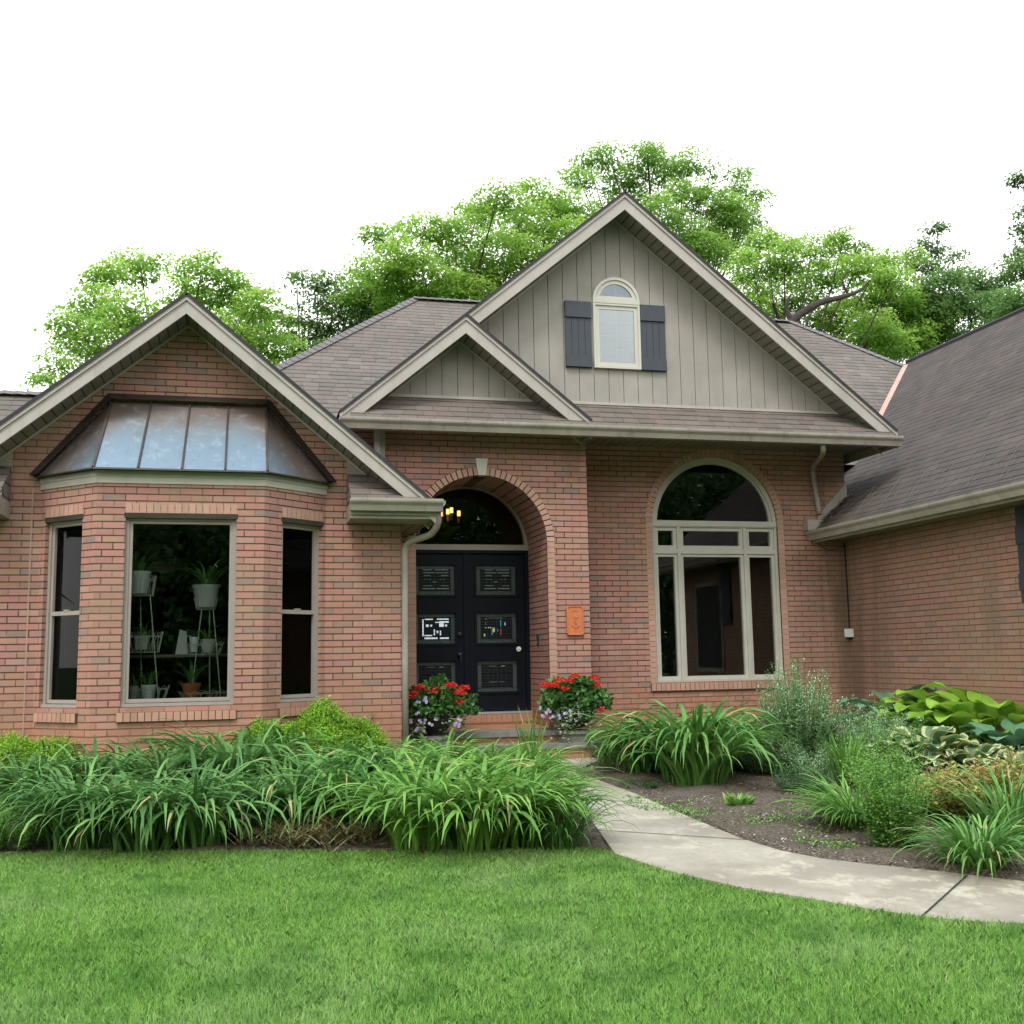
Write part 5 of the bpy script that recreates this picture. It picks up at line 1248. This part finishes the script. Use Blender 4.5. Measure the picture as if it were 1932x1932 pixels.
# ================================================================= TREES
def tree(name, lb, puffs, Y, mat, bark, trunk_px, seed, dens=1.0, leaf=.105, group='trees behind the house', limbs=None, ground=-1.15, spray_leaves=46):
    """puffs: (px, py, r_px[, dY, density]) mark where the foliage masses sit at distance about Y"""
    g = np.random.default_rng(seed); bx = at(trunk_px, 900, Y).x; th_ = thing(name, lb, 'tree', (bx, Y, ground), group); parts_ = []; mb = MB()
    trunk_top = None; zs = [at(q[0], q[1], Y).z for q in puffs]; ztop = max(zs); zlow = min(zs)
    tp_ = [Vector((bx, Y, ground)), Vector((bx + g.normal()*.2, Y, ground + (ztop - ground)*.3)), Vector((bx + g.normal()*.3, Y, ground + (ztop - ground)*.55)), Vector((bx + g.normal()*.4, Y, ground + (ztop - ground)*.85))]
    mb.tube(smooth_path(tp_), [.30*(1 - .88*i/18) for i in range(19)], 10)
    for q in puffs:
        px_, py_, r_ = q[:3]; dY = (q[3] if len(q) > 3 else g.uniform(-2.2, 2.2)); dn = q[4] if len(q) > 4 else 1
        c = at(px_, py_, Y + dY); rw = r_ / F_ * (Y + dY) * 1.10; nsp = max(8, int(15 * rw * rw * 6.6 * dens * dn)); c = np.array(c)
        # limb
        tt = g.uniform(.25, .8); s0 = tp_[1].lerp(tp_[3], tt); e0 = Vector(c); m0 = s0.lerp(e0, .5) + Vector((0, 0, -.3 + g.normal()*.3)); mb.tube(smooth_path([s0, m0, e0], 5), [.040*(1 - .85*i/10) + .005 for i in range(11)], 5, caps=False)
        u = unit(g.normal(size=(nsp, 3))); rr = g.uniform(.2, 1, (nsp, 1))**.5 * np.where(g.random((nsp, 1)) < .22, g.uniform(1.0, 1.38, (nsp, 1)), 1); C0 = c + u*rr*np.array([rw, rw*.9, rw*.82])
        ns = spray_leaves; k = np.repeat(np.arange(nsp), ns); ang = g.uniform(0, 2*PI, nsp*ns); rd = np.sqrt(g.random(nsp*ns)) * g.uniform(.22, .48, nsp)[k]
        P = C0[k] + np.stack([np.cos(ang)*rd, np.sin(ang)*rd, -rd*rd*.9 + g.normal(scale=.045, size=nsp*ns)], 1)
        D = unit(np.stack([np.cos(ang), np.sin(ang), g.uniform(-.9, .3, nsp*ns)], 1) + g.normal(scale=.4, size=(nsp*ns, 3))); N = unit(g.normal(scale=.45, size=(nsp*ns, 3)) + np.array([0, -.25, 1]))
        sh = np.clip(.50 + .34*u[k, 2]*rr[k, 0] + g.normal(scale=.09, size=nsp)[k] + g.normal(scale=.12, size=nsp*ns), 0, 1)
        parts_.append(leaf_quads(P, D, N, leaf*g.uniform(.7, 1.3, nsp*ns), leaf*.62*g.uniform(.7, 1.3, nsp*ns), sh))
    if limbs:
        for pl_ in limbs:
            pts = smooth_path([at(x, y, Y - 2.6) for x, y, _ in pl_], 5); rr2 = [pl_[0][2] + (pl_[-1][2] - pl_[0][2])*i/(len(pts)-1) for i in range(len(pts))]; mb.tube(pts, rr2, 7, caps=False)
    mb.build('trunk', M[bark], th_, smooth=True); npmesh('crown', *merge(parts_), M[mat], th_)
    return th_
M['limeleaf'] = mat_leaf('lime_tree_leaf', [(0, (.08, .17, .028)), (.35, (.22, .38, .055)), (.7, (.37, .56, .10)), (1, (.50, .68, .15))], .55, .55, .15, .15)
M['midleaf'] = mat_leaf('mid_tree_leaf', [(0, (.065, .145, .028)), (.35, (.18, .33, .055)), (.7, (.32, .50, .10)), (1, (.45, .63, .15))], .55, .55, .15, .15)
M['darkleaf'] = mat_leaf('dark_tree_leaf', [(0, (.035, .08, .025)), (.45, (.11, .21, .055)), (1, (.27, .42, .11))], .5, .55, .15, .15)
tree('maple_tree', 'lime-green maple rising behind the left gable', [(265, 500, 42), (205, 520, 36), (180, 570, 40), (140, 605, 30), (150, 645, 36), (112, 685, 26), (85, 712, 17), (240, 580, 50), (200, 640, 48), (285, 640, 50), (382, 505, 38), (365, 560, 46), (430, 540, 40), (450, 600, 46), (490, 570, 38), (515, 610, 40), (480, 655, 40), (415, 640, 56), (335, 610, 34), (535, 650, 30), (330, 660, 50), (250, 690, 40), (420, 700, 40), (500, 700, 40)], 27, 'limeleaf', 'bark', 300, 401, dens=.85)
tree('thin_tree', 'thin dark-leaved tree between the lime maple and the main crowns', [(560, 528, 20, 0, .35), (600, 525, 26, 0, .45), (632, 545, 30, 0, .6), (568, 590, 24, 0, .4), (590, 640, 36, 0, .6), (640, 600, 38, 0, .8), (665, 560, 34, 0, .8), (640, 660, 40), (560, 670, 34, 0, .6), (600, 560, 34, 0, .5), (575, 630, 40, 0, .6), (610, 600, 40, 0, .6), (690, 590, 44), (700, 620, 50), (690, 560, 36), (620, 700, 40)], 29, 'darkleaf', 'barkdk', 610, 402, dens=.7)
tree('broad_tree', 'broad fresh-green tree left of the tall gable', [(705, 435, 13, 0, .5), (740, 440, 30, 0, .7), (760, 485, 46), (800, 425, 34), (720, 520, 44), (800, 520, 56), (860, 440, 46), (900, 400, 40), (870, 505, 58), (940, 372, 38), (980, 420, 56), (1005, 362, 36, 0, .6), (1040, 400, 46), (945, 480, 58), (1055, 365, 26, 0, .6), (840, 570, 50), (760, 570, 50), (910, 550, 50), (1010, 480, 50), (680, 500, 26, 0, .5), (730, 560, 46), (680, 545, 36, 0, .7), (1060, 440, 44), (880, 560, 50)], 28, 'limeleaf', 'bark', 860, 403, dens=.9)
tree('tall_tree', 'tallest green tree standing directly behind the main gable peak', [(1108, 300, 30), (1092, 335, 30), (1150, 290, 28, 0, .7), (1172, 335, 42), (1222, 292, 36, 0, .8), (1262, 312, 42), (1302, 302, 32, 0, .7), (1342, 315, 26, 0, .5), (1292, 372, 44), (1350, 372, 38), (1398, 352, 28, 0, .7), (1430, 368, 18, 0, .5), (1396, 322, 13, 0, .5), (1340, 425, 44), (1250, 400, 44), (1300, 445, 46), (1372, 425, 28, 0, .7), (1085, 392, 36), (1145, 400, 40), (1200, 380, 40), (1390, 470, 46), (1220, 280, 20, 0, .4), (1405, 400, 34), (1380, 400, 40), (1340, 470, 50), (1430, 440, 30, 0, .6), (1300, 500, 50)], 31, 'midleaf', 'bark', 1250, 404, dens=.85)
tree('limb_tree', 'spreading green tree with a long bare limb right of the main gable', [(1448, 452, 32), (1480, 482, 44), (1532, 465, 38, 1, .8), (1590, 458, 38), (1620, 500, 40), (1560, 520, 54, 2), (1480, 550, 54, 2), (1420, 505, 46), (1640, 560, 44, 2), (1682, 525, 34), (1600, 600, 56, 2), (1700, 590, 46), (1715, 480, 20, 0, .5), (1740, 560, 40, 2), (1760, 600, 44, 2), (1660, 500, 44), (1690, 555, 46), (1640, 620, 50), (1725, 630, 46), (1650, 645, 46), (1540, 600, 50, 2), (1400, 560, 50), (1440, 600, 50, 2), (1690, 640, 40)], 27, 'limeleaf', 'bark', 1500, 405, dens=.9,
     limbs=[[(1488, 612, .13), (1505, 596, .12), (1545, 572, .085), (1590, 560, .07), (1622, 548, .05), (1640, 530, .02)], [(1490, 600, .08), (1484, 575, .05), (1492, 555, .02)], [(1600, 556, .04), (1590, 530, .03), (1600, 510, .015)]])
tree('dark_tree', 'dark green pointed tree behind the garage ridge', [(1768, 425, 17, 0, .8), (1755, 462, 26), (1740, 505, 34), (1772, 535, 42), (1812, 520, 28), (1728, 560, 40), (1792, 580, 46), (1842, 572, 42), (1760, 630, 50), (1880, 610, 46), (1870, 560, 40), (1850, 530, 34), (1820, 560, 46), (1900, 580, 44), (1830, 640, 46), (1745, 590, 50), (1700, 620, 50), (1710, 650, 40), (1800, 480, 20)], 30, 'darkleaf', 'barkdk', 1780, 406, dens=.9)
tree('edge_tree', 'dark tree cut off by the right edge of the photo', [(1928, 330, 13, 0, .5), (1940, 390, 20, 0, .6), (1932, 430, 18), (1922, 480, 24), (1900, 520, 24), (1925, 560, 38), (1940, 500, 40), (1960, 600, 60), (1900, 590, 36), (1970, 440, 40)], 25, 'darkleaf', 'barkdk', 1975, 407, dens=.9)
# trees across the lawn behind the viewer (seen mirrored in the windows)
M['farleaf'] = mat_leaf('far_tree_leaf', [(0, (.02, .05, .015)), (.5, (.09, .18, .05)), (1, (.25, .40, .11))], .2, .6, .2, .15)
def far_tree(x, y, h, wd, lb, seed, mat='farleaf'):
    g = np.random.default_rng(seed); th_ = thing('tree', lb, 'tree', (x, y, -1.7), 'trees across the lawn'); n = 26000
    u = unit(g.normal(size=(n, 3))); rr = g.uniform(.1, 1, (n, 1))**.5; lump = 1 + .22*np.sin(u[:, :1]*9 + seed)*np.sin(u[:, 2:]*8 + seed) + .12*np.sin(u[:, 1:2]*17)
    P = u*rr*lump*np.array([wd, wd, h*.50]) + np.array([x, y, -1.7 + h*.44]); N = unit(g.normal(size=(n, 3)) + np.array([0, .6, .6])); D = unit(g.normal(size=(n, 3)))
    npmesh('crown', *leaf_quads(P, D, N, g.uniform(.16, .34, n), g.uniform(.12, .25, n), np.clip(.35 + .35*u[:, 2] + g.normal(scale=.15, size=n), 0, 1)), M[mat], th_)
    mb = MB(); mb.tube([(x, y, -1.7), (x + .2, y, -1.7 + h*.4), (x, y + .2, -1.7 + h*.8)], [.45, .3, .08], 8); mb.build('trunk', M['bark'], th_)
for i, (x, y, h, wd, lb) in enumerate(((-14, -16, 12, 5, 'dark tree across the lawn, mirrored at the left of the bay window'), (-6.5, -19, 13, 5, 'round tree across the lawn mirrored in the bay window'), (.5, -17, 12.5, 4.8, 'tree across the lawn directly behind the viewer'),
        (7.5, -18, 13.5, 5, 'tall tree across the lawn mirrored in the entrance transom'), (14.5, -16, 12, 4.8, 'tree across the lawn mirrored in the left of the arched window'), (21, -18, 14, 5.5, 'tall tree across the lawn mirrored in the top of the arched window'), (-3, -24, 11, 5.5, 'broad low tree further back across the lawn behind the viewer'), (29, -14, 13, 5.5, 'tree across the lawn mirrored behind the garage roof'))):
    far_tree(x, y, h, wd, lb, 500 + i)

# ================================================================= GROUND
def mat_grassbase():
    t = NT('lawn_soil'); p = t.pos(); n = t.noise(p, .7, 5); n2 = t.noise(p, 30, 4)
    c = t.ramp(n, [(.3, (.035, .085, .02)), (.7, (.065, .14, .03))]); c = t.mix(t.ss(n2, .4, .7), c, (.03, .055, .018))
    return t.done(t.bsdf(c, .95, n2, .6, .02, spec=.1))
def mat_mulch():
    t = NT('mulch'); p = t.pos(); n = t.noise(p, 1.4, 4); n2 = t.noise(p, 42, 5, .75); v = t.n('ShaderNodeTexVoronoi'); v.inputs['Scale'].default_value = 55; t.l(p, v.inputs['Vector'])
    c = t.ramp(n2, [(.3, (.055, .040, .028)), (.55, (.17, .13, .095)), (.8, (.40, .33, .26))]); c = t.mix(t.math('MULTIPLY', t.ss(n, .5, .7), .5), c, (.22, .19, .16))
    h = t.math('ADD', n2, t.math('MULTIPLY', v.outputs['Distance'], .6)); return t.done(t.bsdf(c, .95, h, 1, .02, spec=.1))
def mat_concrete():
    t = NT('concrete_path'); p = t.pos(); n = t.noise(p, .8, 6, .65); n2 = t.noise(p, 120, 4, .8); n3 = t.noise(p, 3.1, 5, .7)
    c = t.ramp(n2, [(.3, (.33, .275, .205)), (.7, (.46, .395, .305))]); c = t.mix(t.math('MULTIPLY', t.ss(n, .40, .60), .85), c, (.26, .215, .16)); c = t.mix(t.math('MULTIPLY', t.ss(n3, .52, .62), .65), c, (.52, .44, .32)); n4 = t.noise(p, 28, 5, .75); c = t.mix(t.math('MULTIPLY', t.ss(n4, .52, .70), .45), c, (.20, .165, .12))
    return t.done(t.bsdf(c, .9, n2, .25, .004, spec=.2))
M['lawn'] = mat_grassbase(); M['mulch'] = mat_mulch(); M['concrete'] = mat_concrete()
mb = MB(); ys = [-400, -60, -3, 2, 6, 9, 12.2, 20, 60, 500]
xs = [-500, -60, -12, 0, 12, 60, 500]
for i in range(len(xs)-1):
    for j in range(len(ys)-1): mb.poly([(xs[i], ys[j], gz(ys[j])), (xs[i+1], ys[j], gz(ys[j])), (xs[i+1], ys[j+1], gz(ys[j+1])), (xs[i], ys[j+1], gz(ys[j+1]))])
tag(mb.build('lawn_ground', M['lawn'], None, merge=True), kind='structure')
# outlines in ground coordinates
walk_far = [gnd(*q) for q in ((1117, 1444), (1085, 1462), (1120, 1474), (1200, 1504), (1300, 1548), (1400, 1590), (1470, 1612), (1550, 1628), (1650, 1640), (1770, 1652), (1932, 1672))]
walk_near = [gnd(*q) for q in ((1932, 1753), (1860, 1750), (1760, 1742), (1650, 1727), (1540, 1707), (1400, 1684), (1260, 1652), (1160, 1618), (1120, 1560), (1075, 1500), (1046, 1440))]
ext_far = Vector((9.5, walk_far[-1].y - .55, 0)); ext_near = Vector((9.5, walk_near[0].y - .75, 0))
wp2 = [Vector((3.0, 12.03, 0)), Vector((4.02, 12.03, 0))] + walk_far + [ext_far, ext_near] + walk_near + [Vector((3.0, 11.9, 0))]
def sheet(name, pts, dz, thick, mat, step=.25, bumpy=0, kind='structure'):
    """polygon laid on the sloping ground, dz above it, with a skirt of depth `thick`"""
    import bmesh
    bm = bmesh.new(); pl = [Vector((p.x, p.y, 0)) for p in pts]; vs = [bm.verts.new(p) for p in pl]
    tri = tessellate_polygon([pl])
    for t_ in tri:
        try: bm.faces.new([vs[i] for i in t_])
        except ValueError: pass
    edges = [e for e in bm.edges]
    bmesh.ops.recalc_face_normals(bm, faces=bm.faces)
    # cut by rows so the sheet follows the slope
    y0 = min(p.y for p in pl); y1 = max(p.y for p in pl); x0 = min(p.x for p in pl); x1 = max(p.x for p in pl)
    y = y0 + step
    while y < y1: bmesh.ops.bisect_plane(bm, geom=bm.verts[:] + bm.edges[:] + bm.faces[:], plane_co=(0, y, 0), plane_no=(0, 1, 0)); y += step
    if bumpy:
        x = x0 + step
        while x < x1: bmesh.ops.bisect_plane(bm, geom=bm.verts[:] + bm.edges[:] + bm.faces[:], plane_co=(x, 0, 0), plane_no=(1, 0, 0)); x += step
    bnd = [e for e in bm.edges if len(e.link_faces) == 1]; bv = {v for e in bnd for v in e.verts}
    for v in bm.verts: v.co.z = gz(v.co.y) + dz + (0 if v in bv else bumpy * (.5 + .5*math.sin(v.co.x*5.1 + 1.3*math.sin(v.co.y*4.3))*math.sin(v.co.y*6.7)))
    if thick:
        r_ = bmesh.ops.extrude_edge_only(bm, edges=bnd); 
        for v in [q for q in r_['geom'] if isinstance(q, bmesh.types.BMVert)]: v.co.z -= thick
    for f in bm.faces:
        if f.normal.z < -.5: f.normal_flip()
    me = bpy.data.meshes.new(name); bm.to_mesh(me); bm.free(); me.materials.append(mat); o = bpy.data.objects.new(name, me); COL.objects.link(o); tag(o, kind=kind); return o
sheet('path', wp2, .03, .06, M['concrete'])
# path joints
mb = MB()
for (a, b) in (((1112, 1573), (1425, 1594)), ((1095, 1512), (1262, 1527)), ((1740, 1741), (1825, 1662)), ((1046, 1462), (1085, 1462))):
    p, q = gnd(*a), gnd(*b); d = (q - p).normalized(); s_ = Vector((-d.y, d.x, 0)) * .006; up = Vector((0, 0, .0345)); mb.poly([p - s_ + up, q - s_ + up, q + s_ + up, p + s_ + up])
tag(mb.build('path_joints', M['dark'], None), kind='structure')
bed_front = [gnd(*q) for q in ((0, 1618), (150, 1614), (300, 1616), (430, 1612), (560, 1612), (700, 1611), (900, 1610), (1050, 1611), (1125, 1608))]
bedL = [Vector((-7, bed_front[0].y + .1, 0))] + bed_front + walk_near[-4:] + [Vector((3.0, 11.9, 0)), Vector((1.69, 12.0, 0)), Vector((1.69, 12.6, 0)), Vector((-7, 12.6, 0))]
sheet('flower_bed', bedL, .008, 0, M['mulch'], .2, .05)
bedR = [Vector((4.03, 12.04, 0)), Vector((4.03, 13.3, 0)), Vector((7.92, 13.3, 0)), Vector((7.92, 8.3, 0)), Vector((9.4, 8.3, 0)), Vector((9.45, walk_far[-1].y - .55, 0))] + list(reversed(walk_far))
sheet('flower_bed', bedR, .010, 0, M['mulch'], .2, .06)
# mulch chips
g = np.random.default_rng(77); n = 22000; xx = g.uniform(1110, 1932, n); yy = g.uniform(1450, 1665, n)
def inpoly(px, py, poly):
    c = np.zeros(len(px), bool); m = len(poly); j = m - 1
    for i in range(m):
        xi, yi, xj, yj = poly[i].x, poly[i].y, poly[j].x, poly[j].y
        with np.errstate(divide='ignore', invalid='ignore'): c ^= ((yi > py) != (yj > py)) & (px < (xj - xi)*(py - yi)/(yj - yi + 1e-12) + xi)
        j = i
    return c
pts = np.array([tuple(gnd(a, b)) for a, b in zip(xx, yy)]); ok = inpoly(pts[:, 0], pts[:, 1], bedR); pts = pts[ok]; n = len(pts)
az = g.uniform(0, 2*PI, n); D = unit(np.stack([np.cos(az), np.sin(az), g.uniform(-.2, .5, n)], 1)); N = unit(g.normal(scale=.4, size=(n, 3)) + np.array([0, 0, 1]))
o = npmesh('mulch_chips', *leaf_quads(pts + np.array([0, 0, .035]) + g.normal(scale=.01, size=(n, 3)), D, N, g.uniform(.012, .04, n), g.uniform(.006, .014, n), g.random(n)**1.6), M['litter']); tag(o, 'brown and grey wood chips strewn over the right bed', 'mulch chips', kind='stuff')

# ---- grass blades
M['grass'] = None
t = NT('grass_blade'); p = t.pos(); a = t.attr()
c = t.ramp(a, [(0, (.11, .23, .045)), (.4, (.235, .45, .085)), (.75, (.36, .60, .135)), (.93, (.41, .63, .18)), (1, (.62, .62, .35))])
n1 = t.noise(p, .75, 4, .6); n2 = t.noise(p, 2.7, 3, .6); c = t.mix(t.math('MULTIPLY', t.ss(n1, .44, .66), .45), c, (.44, .58, .25)); c = t.mix(t.math('MULTIPLY', t.ss(n2, .52, .30), .55), c, (.10, .27, .045))
b = t.n('ShaderNodeBsdfPrincipled'); t.l(c, b.inputs['Base Color']); b.inputs['Roughness'].default_value = .5; b.inputs['Specular IOR Level'].default_value = .3
tl = t.n('ShaderNodeBsdfTranslucent'); t.l(c, tl.inputs[0]); mx = t.n('ShaderNodeMixShader'); mx.inputs[0].default_value = .3; t.l(b.outputs[0], mx.inputs[1]); t.l(tl.outputs[0], mx.inputs[2]); M['grass'] = t.done(mx.outputs[0])
g = np.random.default_rng(99); NB = 470000
X = g.uniform(-3.6, 8.2, NB*2); Y = 3.5 + (9.4 - 3.5) * g.random(NB*2)
lawnpoly = [Vector((-3.6, 3.4, 0)), Vector((8.2, 3.4, 0)), Vector((8.2, ext_near.y - .0, 0))] + [Vector((p.x, p.y, 0)) for p in walk_near[:8]] + [Vector((p.x, p.y, 0)) for p in reversed(bed_front)] + [Vector((-3.6, bed_front[0].y + .05, 0))]
jit = g.normal(scale=.012, size=NB*2); ok = inpoly(X + jit, Y + jit, lawnpoly)
# keep only what stands within or near the view cone
ok &= (X > -.36*Y - .25) & (X < .86*Y + .3)
X, Y = X[ok][:NB], Y[ok][:NB]; n = len(X)
Z = -1.15 + SL*(Y - 12.2); cl = .5 + .5*np.sin(X*3.1 + 2*np.sin(Y*2.3))*np.sin(Y*3.7 + X)
h = g.uniform(.030, .058, n) * (.85 + .3*cl); w = g.uniform(.0028, .0046, n) * np.clip(Y/5.5, .9, 1.5); az = g.uniform(0, 2*PI, n); ln = g.uniform(.15, .75, n); az2 = g.uniform(0, 2*PI, n)
d = np.stack([np.cos(az), np.sin(az), np.zeros(n)], 1); s = np.stack([np.cos(az2), np.sin(az2), np.zeros(n)], 1); P0 = np.stack([X, Y, Z], 1); up = np.array([0, 0, 1.])
mid = P0 + up*(h*.55)[:, None] + d*(h*ln*.25)[:, None]; tip = P0 + up*(h*(1 - .25*ln))[:, None] + d*(h*ln)[:, None]
W = w[:, None]; V = np.stack([P0 - s*W*.5, P0 + s*W*.5, mid + s*W*.42, tip, mid - s*W*.42], 1).reshape(-1, 3)
F5 = np.arange(n*5).reshape(-1, 5)
o = npmesh('grass', V, F5, np.clip(g.random(n)*.85 + .15*cl + (g.random(n) > .985)*.6, 0, 1), M['grass']); tag(o, 'short mown green lawn grass in the foreground', 'grass', kind='stuff')

# ================================================================= LIGHT, SKY, CAMERA
w = bpy.data.worlds.new('World'); sc.world = w; w.use_nodes = True; nt = w.node_tree; nt.nodes.clear()
SUN_EL, SUN_AZ = 58, 205       # from the front left, high
sky = nt.nodes.new('ShaderNodeTexSky'); sky.sky_type = 'NISHITA'; sky.sun_disc = False; sky.sun_elevation = rad(SUN_EL); sky.sun_rotation = rad(SUN_AZ); sky.air_density = 1.2; sky.dust_density = 2.0
bg1 = nt.nodes.new('ShaderNodeBackground'); bg1.inputs[1].default_value = .06; nt.links.new(sky.outputs[0], bg1.inputs[0])
tc = nt.nodes.new('ShaderNodeTexCoord'); sp = nt.nodes.new('ShaderNodeSeparateXYZ'); nt.links.new(tc.outputs['Generated'], sp.inputs[0])
rp = nt.nodes.new('ShaderNodeValToRGB'); e = rp.color_ramp.elements; e[0].position = 0; e[0].color = (1, .975, .93, 1); e[1].position = .60; e[1].color = (1, .975, .93, 1)
x_ = e.new(.84); x_.color = (.50, .76, 1.0, 1); nt.links.new(sp.outputs[2], rp.inputs[0])
bg2 = nt.nodes.new('ShaderNodeBackground'); bg2.inputs[1].default_value = 2.05; nt.links.new(rp.outputs[0], bg2.inputs[0])
ad = nt.nodes.new('ShaderNodeAddShader'); nt.links.new(bg1.outputs[0], ad.inputs[0]); nt.links.new(bg2.outputs[0], ad.inputs[1]); ow = nt.nodes.new('ShaderNodeOutputWorld'); nt.links.new(ad.outputs[0], ow.inputs[0])
sl = bpy.data.lights.new('sun', 'SUN'); sl.energy = 2.1; sl.angle = rad(16); sl.color = (1, .96, .90); so = bpy.data.objects.new('sun', sl); COL.objects.link(so)
az = rad(SUN_AZ); dirv = Vector((math.sin(az)*math.cos(rad(SUN_EL)), math.cos(az)*math.cos(rad(SUN_EL)), math.sin(rad(SUN_EL)))); so.rotation_euler = dirv.to_track_quat('Z', 'Y').to_euler()

cd = bpy.data.cameras.new('camera'); cam = bpy.data.objects.new('camera', cd); COL.objects.link(cam)
cd.sensor_width = 36; cd.sensor_fit = 'HORIZONTAL'; cd.lens = 36 * F_ / 1932; cd.clip_start = .05; cd.clip_end = 2000
r0, r1, r2 = CM[0], CM[1], CM[2]
m3 = Matrix(((r0[0], -r1[0], -r2[0]), (r0[1], -r1[1], -r2[1]), (r0[2], -r1[2], -r2[2])))
cam.matrix_world = m3.to_4x4()
sc.camera = cam
sc.view_settings.view_transform = 'Standard'; sc.view_settings.look = 'None'; sc.view_settings.exposure = 0; sc.view_settings.gamma = 1
sc.cycles.use_denoising = True; sc.cycles.max_bounces = 8; sc.cycles.transparent_max_bounces = 16
sc.cycles.use_adaptive_sampling = True
